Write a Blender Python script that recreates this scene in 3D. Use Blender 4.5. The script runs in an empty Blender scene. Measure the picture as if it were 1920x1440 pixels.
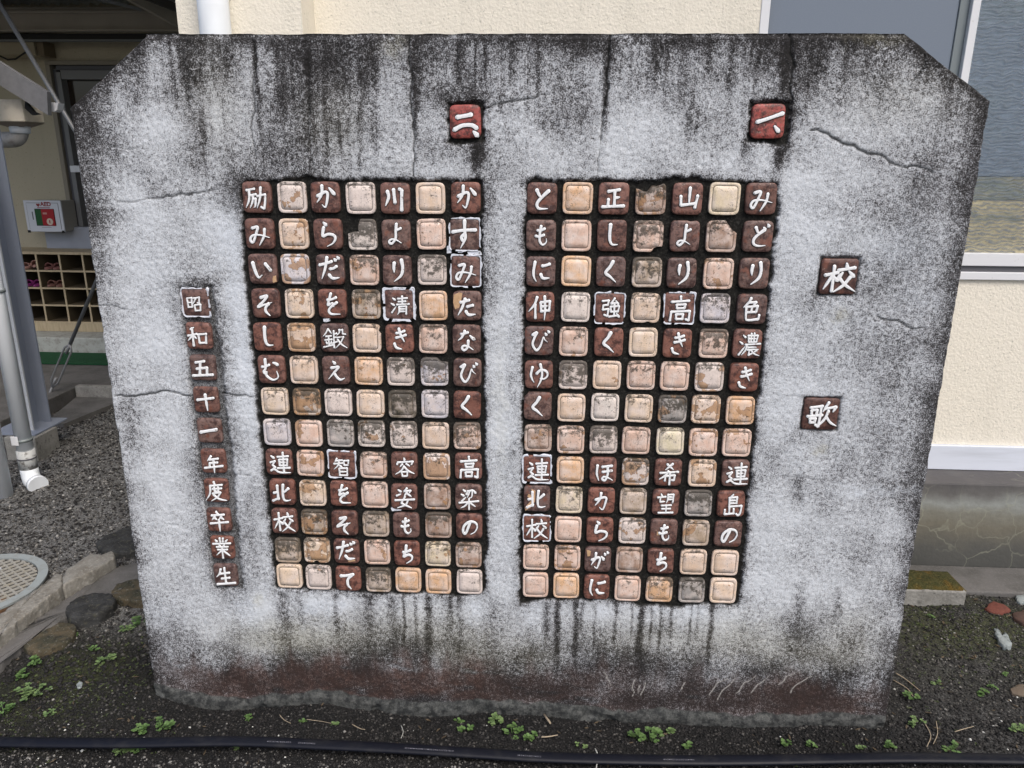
import bpy, math, random
import numpy as np
from mathutils import Vector, Matrix
rnd = random.Random(7)
rs = np.random.RandomState(11)
S = bpy.context.scene
COL = S.collection

# ------------------------------------------------------------------ camera
FPX, YAW, PITCH, ROLL = 1400.14, -0.0475871, 0.2855368, 0.0071942
CAM = np.array([0.0, -1.84, 1.5])
_cy, _sy = math.cos(YAW), math.sin(YAW)
_F = np.array([_sy*math.cos(PITCH), _cy*math.cos(PITCH), -math.sin(PITCH)])
_r = np.array([_cy, -_sy, 0.0]); _u = np.cross(_r, _F)
_R = _r*math.cos(ROLL) + _u*math.sin(ROLL)
_U = -_r*math.sin(ROLL) + _u*math.cos(ROLL)
cd = bpy.data.cameras.new('camera'); cam = bpy.data.objects.new('camera', cd); COL.objects.link(cam)
cam.matrix_world = Matrix(((_R[0], _U[0], -_F[0], CAM[0]), (_R[1], _U[1], -_F[1], CAM[1]), (_R[2], _U[2], -_F[2], CAM[2]), (0, 0, 0, 1)))
cd.sensor_width = 36; cd.lens = FPX/1920*36; cd.clip_start = 0.05; cd.clip_end = 500
S.camera = cam
# ------------------------------------------------------------------ light
SUN_EL, SUN_AZ = math.radians(54), math.radians(150)   # azimuth measured from +Y clockwise
w = bpy.data.worlds.new('World'); S.world = w; w.use_nodes = True
nt = w.node_tree; nt.nodes.clear()
sky = nt.nodes.new('ShaderNodeTexSky'); sky.sky_type = 'NISHITA'; sky.sun_disc = False
sky.sun_elevation = SUN_EL; sky.sun_rotation = SUN_AZ
sky.air_density = 1.0; sky.dust_density = 4.0; sky.ozone_density = 1.0
bg = nt.nodes.new('ShaderNodeBackground'); bg.inputs[1].default_value = 0.15
ow = nt.nodes.new('ShaderNodeOutputWorld')
nt.links.new(sky.outputs[0], bg.inputs[0]); nt.links.new(bg.outputs[0], ow.inputs[0])
sl = bpy.data.lights.new('sun', 'SUN'); sl.energy = 1.3; sl.angle = math.radians(24); sl.color = (1, 0.96, 0.9)
so = bpy.data.objects.new('sun', sl); COL.objects.link(so)
sd = Vector((math.sin(SUN_AZ)*math.cos(SUN_EL), math.cos(SUN_AZ)*math.cos(SUN_EL), math.sin(SUN_EL)))
so.rotation_euler = sd.to_track_quat('Z', 'Y').to_euler(); so.location = (0, 0, 8)
S.view_settings.view_transform = 'Standard'; S.view_settings.look = 'None'
S.view_settings.gamma = 1; S.view_settings.exposure = 0.35; S.view_settings.use_curve_mapping = False
S.render.engine = 'CYCLES'; S.cycles.max_bounces = 6; S.cycles.use_denoising = True

# ------------------------------------------------------------------ survey helpers: photo measurement -> place in the world
def _ray(x, y): return _F + _R*(x-960)/FPX - _U*(y-720)/FPX
def onY(x, y, Y=0.0):
    d = _ray(x, y); return CAM + d*((Y-CAM[1])/d[1])
def onZ(x, y, Z=0.0):
    d = _ray(x, y); return CAM + d*((Z-CAM[2])/d[2])
def wp(x, y):                    # point on the monument's front face (x, z)
    p = onY(x, y, 0); return (p[0], p[2])

# ------------------------------------------------------------------ noise
_lat = rs.rand(256, 256)
def vnoise(x, y, s, seed=0):
    x = np.asarray(x)*s + seed*17.31; y = np.asarray(y)*s + seed*9.77
    xi = np.floor(x).astype(int); yi = np.floor(y).astype(int)
    fx = x-xi; fy = y-yi; fx = fx*fx*(3-2*fx); fy = fy*fy*(3-2*fy)
    g = lambda a, b: _lat[a % 256, b % 256]
    return (g(xi, yi)*(1-fx)+g(xi+1, yi)*fx)*(1-fy) + (g(xi, yi+1)*(1-fx)+g(xi+1, yi+1)*fx)*fy
def fbm(x, y, s, o=3, seed=0):
    t = 0; a = 1; n = 0
    for k in range(o):
        t = t + a*vnoise(x, y, s*2**k, seed+k*3); n += a; a *= .5
    return t/n
def sst(a, b, x):
    t = np.clip((x-a)/(b-a), 0, 1); return t*t*(3-2*t)

# ------------------------------------------------------------------ material helper
def mat(name, color=(.5, .5, .5), rough=.8, spec=.3, metal=0.0, noise=None, bump=None, build=None):
    """noise: list of (scale, detail, lo, hi, color, strength) overlays ; bump: list of (scale, strength, distance)"""
    m = bpy.data.materials.new(name); m.use_nodes = True
    t = m.node_tree; n = t.nodes; l = t.links
    p = n['Principled BSDF']
    p.inputs['Roughness'].default_value = rough; p.inputs['Metallic'].default_value = metal
    p.inputs['Specular IOR Level'].default_value = spec
    tc = n.new('ShaderNodeTexCoord'); co = tc.outputs['Object']
    if build:
        build(m, t, n, l, p, tc)
        return m
    rgb = n.new('ShaderNodeRGB'); rgb.outputs[0].default_value = (*color, 1); cur = rgb.outputs[0]
    for (sc, det, lo, hi, c, st) in (noise or []):
        cur = overlay(n, l, co, cur, sc, det, lo, hi, c, st)
    l.new(cur, p.inputs['Base Color'])
    add_bump(n, l, co, p, bump or [])
    return m
def overlay(n, l, co, cur, sc, det, lo, hi, c, st):
    nz = n.new('ShaderNodeTexNoise'); nz.inputs['Detail'].default_value = det; nz.inputs['Roughness'].default_value = .6
    if isinstance(sc, tuple):
        mp = n.new('ShaderNodeMapping'); mp.inputs['Scale'].default_value = sc; l.new(co, mp.inputs[0]); l.new(mp.outputs[0], nz.inputs[0]); nz.inputs['Scale'].default_value = 1
    else:
        nz.inputs['Scale'].default_value = sc; l.new(co, nz.inputs[0])
    mr = n.new('ShaderNodeMapRange'); mr.inputs[1].default_value = lo; mr.inputs[2].default_value = hi; mr.inputs[4].default_value = st
    l.new(nz.outputs[0], mr.inputs[0])
    mx = n.new('ShaderNodeMix'); mx.data_type = 'RGBA'; l.new(mr.outputs[0], mx.inputs[0]); l.new(cur, mx.inputs[6]); mx.inputs[7].default_value = (*c, 1)
    return mx.outputs[2]
def add_bump(n, l, co, p, bumps):
    last = None
    for (sc, st, ds) in bumps:
        nz = n.new('ShaderNodeTexNoise'); nz.inputs['Scale'].default_value = sc; nz.inputs['Detail'].default_value = 4; l.new(co, nz.inputs[0])
        b = n.new('ShaderNodeBump'); b.inputs['Strength'].default_value = st; b.inputs['Distance'].default_value = ds
        l.new(nz.outputs[0], b.inputs['Height'])
        if last: l.new(last, b.inputs['Normal'])
        last = b.outputs[0]
    if last: l.new(last, p.inputs['Normal'])
def attr(n, name):
    a = n.new('ShaderNodeAttribute'); a.attribute_name = name; return a.outputs['Fac']
def math_(n, l, op, a, b=None, clamp=False):
    m = n.new('ShaderNodeMath'); m.operation = op; m.use_clamp = clamp
    for i, v in enumerate((a, b)):
        if v is None: continue
        if isinstance(v, (int, float)): m.inputs[i].default_value = v
        else: l.new(v, m.inputs[i])
    return m.outputs[0]
def mixc(n, l, f, a, b):
    mx = n.new('ShaderNodeMix'); mx.data_type = 'RGBA'
    for s, v in ((0, f), (6, a), (7, b)):
        if isinstance(v, tuple): mx.inputs[s].default_value = (*v, 1)
        elif isinstance(v, (int, float)): mx.inputs[s].default_value = v
        else: l.new(v, mx.inputs[s])
    return mx.outputs[2]
def noise_(n, l, co, sc, det=2, rough=.5):
    nz = n.new('ShaderNodeTexNoise'); nz.inputs['Detail'].default_value = det; nz.inputs['Roughness'].default_value = rough
    if isinstance(sc, tuple):
        mp = n.new('ShaderNodeMapping'); mp.inputs['Scale'].default_value = sc; l.new(co, mp.inputs[0]); l.new(mp.outputs[0], nz.inputs[0]); nz.inputs['Scale'].default_value = 1
    else:
        nz.inputs['Scale'].default_value = sc; l.new(co, nz.inputs[0])
    return nz.outputs[0]
def ramp_(n, l, f, stops):
    r = n.new('ShaderNodeValToRGB'); e = r.color_ramp.elements
    while len(e) > 1: e.remove(e[0])
    e[0].position = stops[0][0]; e[0].color = (*stops[0][1], 1)
    for p, c in stops[1:]:
        q = e.new(p); q.color = (*c, 1)
    l.new(f, r.inputs[0]); return r.outputs[0]

# ------------------------------------------------------------------ mesh helpers
def link(name, me, m=None, parent=None, loc=None):
    o = bpy.data.objects.new(name, me); COL.objects.link(o)
    if m is not None and me is not None:
        for x in (m if isinstance(m, (list, tuple)) else [m]): me.materials.append(x)
    if parent: o.parent = parent
    if loc is not None: o.location = loc
    return o
def mesh(name, v, f, m=None, parent=None, loc=None, smooth=False):
    me = bpy.data.meshes.new(name); me.from_pydata([tuple(map(float, p)) for p in v], [], f); me.update()
    if smooth: me.polygons.foreach_set('use_smooth', [True]*len(me.polygons))
    return link(name, me, m, parent, loc)
def npmesh(name, V, Fq, m=None, parent=None, smooth=False, attrs=None, loc=None):
    me = bpy.data.meshes.new(name); k = Fq.shape[1]
    me.vertices.add(len(V)); me.vertices.foreach_set('co', V.astype(np.float32).ravel())
    me.loops.add(Fq.size); me.loops.foreach_set('vertex_index', Fq.astype(np.int32).ravel())
    me.polygons.add(len(Fq)); me.polygons.foreach_set('loop_start', np.arange(0, Fq.size, k, dtype=np.int32))
    me.polygons.foreach_set('loop_total', np.full(len(Fq), k, dtype=np.int32))
    me.update(calc_edges=True)
    if smooth: me.polygons.foreach_set('use_smooth', np.ones(len(Fq), dtype=bool))
    for a, d in (attrs or {}).items():
        at = me.attributes.new(a, 'FLOAT', 'POINT'); at.data.foreach_set('value', d.astype(np.float32).ravel())
    return link(name, me, m, parent, loc)
def thing(name, label, cat, loc=(0, 0, 0), group=None):
    o = bpy.data.objects.new(name, None); COL.objects.link(o); o.location = loc
    o.empty_display_size = .1
    return tag(o, label, cat, group)
def tag(o, label, cat, group=None):
    o['label'] = label; o['category'] = cat
    if group: o['group'] = group
    return o
def boxes(lst, bev=0.0):
    v = []; f = []
    for (a, b) in lst:
        x0, y0, z0 = a; x1, y1, z1 = b; k = len(v)
        v += [(x0, y0, z0), (x1, y0, z0), (x1, y1, z0), (x0, y1, z0), (x0, y0, z1), (x1, y0, z1), (x1, y1, z1), (x0, y1, z1)]
        f += [tuple(k+i for i in q) for q in ((0, 3, 2, 1), (4, 5, 6, 7), (0, 1, 5, 4), (1, 2, 6, 5), (2, 3, 7, 6), (3, 0, 4, 7))]
    return v, f
def box(name, a, b, m, parent=None, bev=0.0):
    """a,b opposite corners in world space (parent empties sit at identity rotation); vertices are kept relative to the parent"""
    off = Vector(parent.location) if parent else Vector((0, 0, 0))
    if parent and parent.parent: off = off + Vector(parent.parent.location)
    a2 = [min(p, q) for p, q in zip(a, b)]; b2 = [max(p, q) for p, q in zip(a, b)]
    c = Vector([(p+q)/2 for p, q in zip(a2, b2)])
    v, f = boxes([([p-r for p, r in zip(a2, c)], [p-r for p, r in zip(b2, c)])])
    o = mesh(name, v, f, m, parent, c-off)
    if bev: bevel(o, bev)
    return o
def bevel(o, wd, seg=2):
    md = o.modifiers.new('bevel', 'BEVEL'); md.width = wd; md.segments = seg; md.limit_method = 'ANGLE'
def tubeVF(path, rad, n=12, caps=True):
    path = [Vector(p) for p in path]; v = []; f = []
    rads = rad if isinstance(rad, (list, tuple)) else [rad]*len(path)
    t0 = (path[1]-path[0]).normalized()
    nr = t0.orthogonal().normalized()
    for i, p in enumerate(path):
        a = path[max(i-1, 0)]; b = path[min(i+1, len(path)-1)]
        t = (b-a).normalized(); nr = (nr - t*nr.dot(t)).normalized(); bn = t.cross(nr)
        for k in range(n):
            an = 2*math.pi*k/n; v.append(p + (nr*math.cos(an)+bn*math.sin(an))*rads[i])
    for i in range(len(path)-1):
        for k in range(n):
            f.append((i*n+k, i*n+(k+1) % n, (i+1)*n+(k+1) % n, (i+1)*n+k))
    if caps:
        f.append(tuple(reversed(range(n)))); f.append(tuple((len(path)-1)*n+k for k in range(n)))
    return v, f
def tube(name, path, rad, m, parent=None, n=12, smooth=True):
    off = Vector(parent.location) if parent else Vector((0, 0, 0))
    base = Vector(path[0])
    v, f = tubeVF([Vector(p)-base for p in path], rad, n)
    o = mesh(name, v, f, m, parent, base-off)
    if smooth:
        o.data.polygons.foreach_set('use_smooth', [len(p.vertices) == 4 for p in o.data.polygons])
    return o
def arcpath(p0, p1, p2, r, n=6):
    """round the corner p1 between p0 and p2"""
    p0, p1, p2 = map(Vector, (p0, p1, p2)); a = (p0-p1).normalized(); b = (p2-p1).normalized()
    s = p1+a*r; e = p1+b*r
    return [p0] + [s*(1-t)**2 + p1*2*t*(1-t) + e*t*t for t in [i/n for i in range(n+1)]] + [p2]
# ================================================================== GROUND
def concat(*a): return np.unique(np.round(np.concatenate(a), 4))
gx = concat(np.arange(-60, -8, 4.), np.arange(-8, -3.4, .12), np.arange(-3.4, -2.2, .03), np.arange(-2.2, 2.2, .0125), np.arange(2.2, 4, .06), np.arange(4, 60, 4.))
gy = concat(np.arange(-60, -4, 4.), np.arange(-4, -.6, .12), np.arange(-.6, .25, .0125), np.arange(.25, 1.0, .02), np.arange(1.0, 4.4, .05), np.arange(4.4, 60, 4.))
_sl = [wp(*p) for p in [(200,1270),(290,1292),(390,1316),(470,1318),(600,1304),(700,1320),(800,1331),(900,1326),(1000,1326),(1100,1338),(1250,1342),(1400,1350),(1550,1346),(1660,1352),(1760,1352)]]
SLX = [p[0] for p in _sl]; SLZ = [p[1] for p in _sl]
def gz(x, y):
    x = np.asarray(x, float); y = np.asarray(y, float)
    z = (fbm(x, y, 1.3, 3, 1)-.5)*.05 + (fbm(x, y, 9, 3, 2)-.5)*.022 + (fbm(x, y, 60, 2, 3)-.5)*.008
    near = np.exp(-(np.abs(y+.02)/.13)**2)*sst(-1.5, -1.2, x)*(1-sst(1.05, 1.3, x))
    prof = np.interp(x, SLX, SLZ)
    z = z*(1-near) + (prof + (fbm(x, y, 60, 2, 3)-.5)*.008)*near
    flat = sst(2.6, 3.0, y)*(1-sst(-1.4, -1.2, x))                  # under the porch slab
    pl = np.exp(-(((x+2.1)/.55)**2+((y-.35)/.4)**2))*.0
    z = z*(1-flat) - .05*flat
    und = sst(.70, .84, y)*sst(-1.5, -1.3, x)                    # under the concrete apron along the school
    z = z*(1-und) - .06*und
    ch = sst(-.09, -.05, (x+1.60)*.0 + chan(x, y))*0
    return z - .02
def chan(x, y): return 0*x
X, Y = np.meshgrid(gx, gy)
Z = gz(X, Y)
nx, ny = len(gx), len(gy)
idx = np.arange(nx*ny).reshape(ny, nx)
FQ = np.stack([idx[:-1, :-1], idx[:-1, 1:], idx[1:, 1:], idx[1:, :-1]], -1).reshape(-1, 4)
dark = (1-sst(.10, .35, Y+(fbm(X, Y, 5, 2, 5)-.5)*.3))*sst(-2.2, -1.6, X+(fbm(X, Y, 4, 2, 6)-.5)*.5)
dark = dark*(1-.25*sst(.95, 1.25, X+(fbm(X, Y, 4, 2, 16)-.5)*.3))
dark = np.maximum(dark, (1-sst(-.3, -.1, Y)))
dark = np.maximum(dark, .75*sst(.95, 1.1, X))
moss = .75*np.clip(np.exp(-(((X-1.45)/.38)**2+((Y-.50)/.22)**2))*1.3 + np.exp(-(((X+1.45)/.18)**2+((Y-.0)/.2)**2)), 0, 1)*sst(.35, .6, fbm(X, Y, 14, 3, 8)+.12)
def ground_mat(m, t, n, l, p, tc):
    co = tc.outputs['Object']
    g = noise_(n, l, co, 190, 3, .7); g2 = noise_(n, l, co, 16, 3)
    v = math_(n, l, 'ADD', math_(n, l, 'MULTIPLY', math_(n, l, 'SUBTRACT', g, .5), 2.6), math_(n, l, 'ADD', math_(n, l, 'MULTIPLY', g2, .5), .2), True)
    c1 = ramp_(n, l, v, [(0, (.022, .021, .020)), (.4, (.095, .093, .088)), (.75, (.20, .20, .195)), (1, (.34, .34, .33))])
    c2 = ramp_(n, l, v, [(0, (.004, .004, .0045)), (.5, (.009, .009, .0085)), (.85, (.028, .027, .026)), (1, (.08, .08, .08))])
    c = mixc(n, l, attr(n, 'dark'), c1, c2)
    cm = ramp_(n, l, noise_(n, l, co, 120, 3), [(.3, (.012, .015, .006)), (.6, (.048, .055, .016)), (.8, (.11, .115, .035))])
    c = mixc(n, l, math_(n, l, 'MULTIPLY', attr(n, 'moss'), .8), c, cm)
    l.new(c, p.inputs['Base Color']); p.inputs['Roughness'].default_value = .9
    add_bump(n, l, co, p, [(150, .8, .006), (35, .5, .01)])
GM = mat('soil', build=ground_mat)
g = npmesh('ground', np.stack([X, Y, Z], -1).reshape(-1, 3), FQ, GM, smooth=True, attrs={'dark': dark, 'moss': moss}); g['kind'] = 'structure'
# loose grit and pebbles lying on the soil
def pebbles(name, pts, sizes, tone, m, seed):
    r = np.random.RandomState(seed); N = len(pts)
    base = np.array([(1, 0, 0), (-1, 0, 0), (0, 1, 0), (0, -1, 0), (0, 0, 1), (0, 0, -1)], float)
    V = base[None]*(1+.5*(r.rand(N, 6, 1)-.5))
    V = V + .25*(r.rand(N, 6, 3)-.5)
    an = r.rand(N)*6.28; c, s = np.cos(an), np.sin(an)
    V = np.stack([V[..., 0]*c[:, None]-V[..., 1]*s[:, None], V[..., 0]*s[:, None]+V[..., 1]*c[:, None], V[..., 2]*.65], -1)
    V = V*sizes[:, None, None] + pts[:, None, :]
    F0 = np.array([(0, 2, 4), (2, 1, 4), (1, 3, 4), (3, 0, 4), (2, 0, 5), (1, 2, 5), (3, 1, 5), (0, 3, 5)])
    Fq = (F0[None]+np.arange(N)[:, None, None]*6).reshape(-1, 3)
    o = npmesh(name, V.reshape(-1, 3), Fq, m, attrs={'tone': np.repeat(tone, 6)}); o['kind'] = 'stuff'; return o
def peb_mat(m, t, n, l, p, tc):
    c = ramp_(n, l, attr(n, 'tone'), [(0, (.009, .009, .009)), (.45, (.030, .028, .027)), (.75, (.11, .105, .095)), (.93, (.28, .27, .25)), (1, (.55, .55, .52))])
    l.new(c, p.inputs['Base Color']); p.inputs['Roughness'].default_value = .8
PM = mat('pebble', build=peb_mat)
def scatter(name, n, x0, x1, y0, y1, s0, s1, tf, seed):
    r = np.random.RandomState(seed); x = x0+(x1-x0)*r.rand(n); y = y0+(y1-y0)*r.rand(n)
    keep = ~((x > -1.17) & (x < 1.0) & (y > -.002) & (y < .21))
    x, y = x[keep], y[keep]; s = s0+(s1-s0)*r.rand(len(x))**3
    z = gz(x, y)+s*.2
    return pebbles(name, np.stack([x, y, z], -1), s, np.clip(tf(x, y, r), 0, 1), PM, seed)
o = scatter('dark_grit', 75000, -1.6, 1.9, -.48, .02, .0016, .0062, lambda x, y, r: r.rand(len(x))**2.4*(.70+.3*sst(-.16, -.3, y))+.45*(r.rand(len(x)) < .02), 3)
tag(o, 'fine dark wet grit strewn in front of the concrete monument', 'grit'); 
o = scatter('gravel', 60000, -3.3, -1.15, .0, 2.6, .0025, .0095, lambda x, y, r: (.16+.80*r.rand(len(x))**1.25)*(.35+.65*sst(.0, .35, y+.25*sst(-1.3,-2.2,x))), 4)
tag(o, 'grey gravel on the yard left of the monument', 'gravel')
o = scatter('rubble_grit', 20000, 1.0, 2.0, 0, .78, .0016, .006, lambda x, y, r: .10+.75*r.rand(len(x))**1.8+.3*(r.rand(len(x)) < .02), 5)
tag(o, 'small stones and grit on the mossy ground right of the monument', 'grit')

# ================================================================== MONUMENT SLAB
XL, XR, ZT, ZB = -1.156, .992, 1.782, -.12
P_tl, P_tl2, P_tr2, P_tr = wp(130, 203), wp(272, 69), wp(1690, 57), wp(1858, 190)
NX, NZ = 760, 664
u = np.linspace(0, 1, NX); zz = np.linspace(ZB, 1, NZ)
zrow = np.linspace(ZB, 1.785, NZ)
xl = np.interp(zrow, [ZB, P_tl[1], P_tl2[1]], [-1.158, P_tl[0], P_tl2[0]])
xr = np.interp(zrow, [ZB, P_tr[1], P_tr2[1]], [.996, P_tr[0], P_tr2[0]])
xl = xl + (fbm(zrow, zrow*0, 30, 4, 20)-.5)*.009; xr = xr + (fbm(zrow, zrow*0, 30, 4, 21)-.5)*.009
GX = xl[:, None]+(xr-xl)[:, None]*u[None]; GZ = np.repeat(zrow[:, None], NX, 1).copy()
GZ += (fbm(GX, GX*0, 25, 4, 22)-.5)*.004*sst(1.70, 1.785, GZ)
def polysd(px, pz, poly):
    """signed distance to a polygon, negative inside"""
    d = np.full(px.shape, 1e9); ins = np.zeros(px.shape, bool); n = len(poly)
    for i in range(n):
        a = poly[i]; b = poly[(i+1) % n]; ex, ez = b[0]-a[0], b[1]-a[1]
        wx, wz = px-a[0], pz-a[1]; t = np.clip((wx*ex+wz*ez)/(ex*ex+ez*ez), 0, 1)
        d = np.minimum(d, np.hypot(wx-ex*t, wz-ez*t))
        c = ((a[1] > pz) != (b[1] > pz)) & (px < (b[0]-a[0])*(pz-a[1])/((b[1]-a[1]) or 1e-9)+a[0]); ins ^= c
    return np.where(ins, -d, d)
def poly(*pts): return [wp(*p) for p in pts]
PL = poly((452,345),(462,337),(500,341),(560,331),(640,336),(700,333),(790,338),(904,338),(906,480),(905,600),(911,760),(912,900),(914,1000),(909,1113),(860,1119),(800,1114),(720,1116),(640,1108),(580,1108),(516,1104),(505,1000),(492,880),(482,760),(470,640),(462,560),(455,450))
PR = poly((985,345),(1003,332),(1040,339),(1100,337),(1200,338),(1290,331),(1360,337),(1462,343),(1458,400),(1450,500),(1440,590),(1433,680),(1421,760),(1413,850),(1400,960),(1397,1050),(1384,1135),(1330,1133),(1270,1140),(1200,1136),(1160,1128),(1090,1126),(1020,1125),(975,1133),(973,1060),(976,960),(977,860),(980,700),(981,600),(984,470))
PD = poly((338,538),(396,536),(404,600),(414,660),(420,720),(428,790),(436,860),(441,930),(447,1000),(452,1060),(455,1103),(404,1105),(395,1050),(388,990),(380,920),(370,850),(362,780),(356,720),(348,640),(341,590))
wob = (fbm(GX, GZ, 40, 3, 30)-.5)*.014 + (fbm(GX, GZ, 170, 2, 31)-.5)*.008
sdL, sdR, sdD = polysd(GX, GZ, PL), polysd(GX, GZ, PR), polysd(GX, GZ, PD)
def sq(cx, cy, hx, hz): c = wp(cx, cy); return np.maximum(np.abs(GX-c[0])-hx, np.abs(GZ-c[1])-hz)
s2, s1 = sq(873, 230, .044, .046), sq(1442, 229, .047, .047)
sK, sU = sq(1572.5, 518.5, .048, .048), sq(1538.5, 776, .048, .046)
sd = np.minimum(np.minimum(sdL, sdR), np.minimum(s1, s2))+wob
mort = 1-sst(-.003, .003, sd)
mortD = (1-sst(-.006, .006, sdD+wob))*.8
mortK = 1-sst(-.004, .002, np.minimum(sK, sU)+wob*.4)
rec = np.maximum.reduce([mort, mortD, mortK])
# --- weathering
dirt = np.zeros_like(GX)
R1 = np.random.RandomState(5)
topz = np.minimum(ZT, np.minimum(np.interp(GX, [P_tl[0], P_tl2[0]], [P_tl[1], P_tl2[1]]), np.interp(GX, [P_tr2[0], P_tr[0]], [P_tr2[1], P_tr[1]])))
dep = np.clip(topz-GZ, 0, None)                                                          # depth under the top edge
low = fbm(GX, GZ, 2.2, 3, 40); mid = fbm(GX, GZ, 8, 3, 41); xs = fbm(GX+ (fbm(GX, GZ, 6, 2, 43)-.5)*.03, GZ*.10, 34, 3, 42); xs2 = fbm(GX, GZ*.06, 90, 2, 45)
topw = np.interp(GX, [wp(x, 100)[0] for x in (130, 272, 400, 560, 740, 900, 1100, 1300, 1480, 1600, 1690, 1858)], [.09, .06, .15, .20, .12, .10, .12, .17, .19, .08, .03, .04])
dirt += .42*np.exp(-(dep/(topw*(.35+1.3*xs)))**1.5)*(.7+.9*mid)
dirt += .8*np.exp(-(dep/.012)**2)*sst(.35,.5,fbm(GX, GZ*.3, 14, 3, 49))+.40*np.exp(-(dep/.03)**2)*(.3+1.3*sst(.4,.6,fbm(GX, GZ, 12, 3, 48)))
uneven = sst(.42, .66, fbm(GX, GX*0, 7, 3, 90))
dirt += (.25+.45*uneven)*sst(.52, .76, xs2)*np.exp(-(dep/(topw*(.8+1.3*uneven)+.02))**2) + .35*uneven*sst(.55, .72, fbm(GX, GZ*.05, 150, 2, 47))*np.exp(-(dep/(topw*1.3+.03))**2)
dirt += .20*sst(.45, .75, low)*np.exp(-(dep/.5)**2) + .22*(low-.5)+.30*(mid-.5)*sst(.7,.3,dep)
def blob(cx, cy, rx, ry, a):
    global dirt
    c = wp(cx, cy); dirt += a*np.exp(-(((GX-c[0]+wob*2.5)/(rx/790))**2+((GZ-c[1]+wob*3)/(ry/790))**2))
for b in [(180,230,60,60,.55),(190,330,60,70,.45),(200,410,60,30,.35),(330,350,40,40,.3),(430,350,30,60,.65),(290,360,30,30,.35),(240,800,22,70,.7),(250,1000,40,120,.35),(280,1170,40,60,.6),(300,150,90,60,.35),
          (500,290,60,90,.35),(370,280,20,60,.4),(560,180,60,110,.4),(620,130,60,60,.3),(390,120,60,50,.4),(1500,130,60,80,.3),(1560,180,40,90,.15),(1845,220,30,140,.3),(1810,520,45,160,.35),(1770,760,40,100,.55),(1730,930,30,130,.45),
          (1700,480,60,60,.3),(1640,540,50,50,.22),(1520,1170,50,60,.35),(1450,900,50,60,.18),(330,460,80,60,.22),(370,620,25,60,.5),(470,1000,18,90,.3),(880,180,70,14,.5),(895,290,12,35,.8),(870,190,40,10,.5),(1465,285,14,40,.95),(1478,215,14,40,.9),(1400,300,18,35,.4),(1510,560,60,100,.1),
          (1280,180,100,80,.2),(1060,180,60,80,.25),(920,370,20,40,.6),(925,500,25,60,.35),(960,700,14,200,.3),(940,900,20,100,.2),(1660,680,80,120,.25),(1620,900,140,140,.22),(1560,620,120,120,.12),(1700,330,90,120,.18),(1600,860,60,60,.15)]: blob(*b)
ed = np.minimum(GX-xl[:, None], xr[:, None]-GX)
edr = np.clip(xr[:, None]-GX, 0, None); edl = np.clip(GX-xl[:, None], 0, None)
dirt += .5*np.exp(-(edr/(.008+.022*mid))**1.3) + .45*np.exp(-(edl/.014)**1.3)*sst(1.3, .3, GZ) + .5*np.exp(-(edl/.05)**2)*sst(.9, 1.2, GZ)
damp = (1-sst(.02, .40, GZ+(xs-.5)*.2))*sst(-1.0, -.8, GX)
dirt += .42*damp
dirt += .30*np.exp(-(edr/.16)**2)*sst(.4, .75, mid+.15) + .25*(fbm(GX, GZ, 3.5, 3, 88)-.5) + .28*(fbm(GX, GZ, 26, 3, 89)-.5)
halo = np.clip(sd, 0, 1)
dirt += .50*np.exp(-(halo/.009)**1.2)*(.4+1.2*mid)
dd = np.clip(sdD+wob, 0, 1); dirt += .55*np.exp(-(dd/.030)**1.2)
dirt += .35*np.exp(-(np.clip(np.minimum(sK, sU), 0, 1)/.008))
def drip(x, y0, y1, wpx, a):
    global dirt
    c0 = wp(x, y0); c1 = wp(x, y1); h = c0[1]-c1[1]
    wx = (fbm(GZ, GZ*0+x, 20, 2, int(x))-.5)*.010
    t = (c0[1]-GZ)/h
    m = sst(-.02, .04, t)*(1-sst(.35, 1.1, t))
    dirt += a*m*np.exp(-((GX-c0[0]+wx)/(wpx/790))**2)*(.6+.8*vnoise(GZ, GX, 60, 3))
for d in [(1024,1128,1220,7,.9),(1046,1128,1280,6,1.5),(1080,1128,1270,5,1.5),(1092,1128,1200,5,.8),(1116,1128,1230,3,.8),(1155,1128,1230,4,.9),(1186,1130,1210,3,.6),(1205,1130,1290,6,1.7),(1222,1130,1230,3,.8),(1240,1130,1250,3,.8),(1262,1130,1230,3,.6),(1297,1130,1220,3,.7),(1335,1130,1260,5,1.4),(1310,1130,1200,3,.5),
          (530,1108,1200,14,.5),(560,1108,1180,10,.5),(628,1112,1230,5,.8),(690,1115,1230,12,.4),(735,1118,1250,13,.6),(755,1118,1240,3,.9),(778,1118,1230,4,.8),(802,1118,1280,8,1.1),(845,1118,1200,6,.8),(862,1118,1240,7,.5),
          (475,70,300,4,1.0),(575,75,320,5,.9),(640,75,200,4,.7),(775,75,330,4,1.1),(780,75,240,8,.4),(860,75,200,6,.6),(960,75,180,5,.6),(1010,80,240,4,.6),(1140,65,300,5,.9),(1150,65,160,14,.6),(1230,65,180,8,.6),(1290,70,220,6,.6),(1330,70,160,9,.7),(1480,62,190,7,1.6),(1490,62,140,12,.8),(1525,70,240,4,.8),(1540,62,200,8,.6),(1590,65,150,5,.9),(1605,65,130,5,.8),(1375,70,200,5,.6),(1425,70,190,5,.6),(520,75,260,8,.6),(420,75,170,14,.5),(700,75,150,12,.5),
          (895,262,330,6,1.0),(905,262,320,4,.8),(1466,262,330,7,1.2),(1394,262,310,3,.6),(1400,262,300,5,.4),(160,420,560,4,.3),(365,520,545,25,.6),(1500,890,960,12,.5),(1505,1090,1200,14,.45),(1575,1100,1180,8,.3)]: drip(*d)
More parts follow.
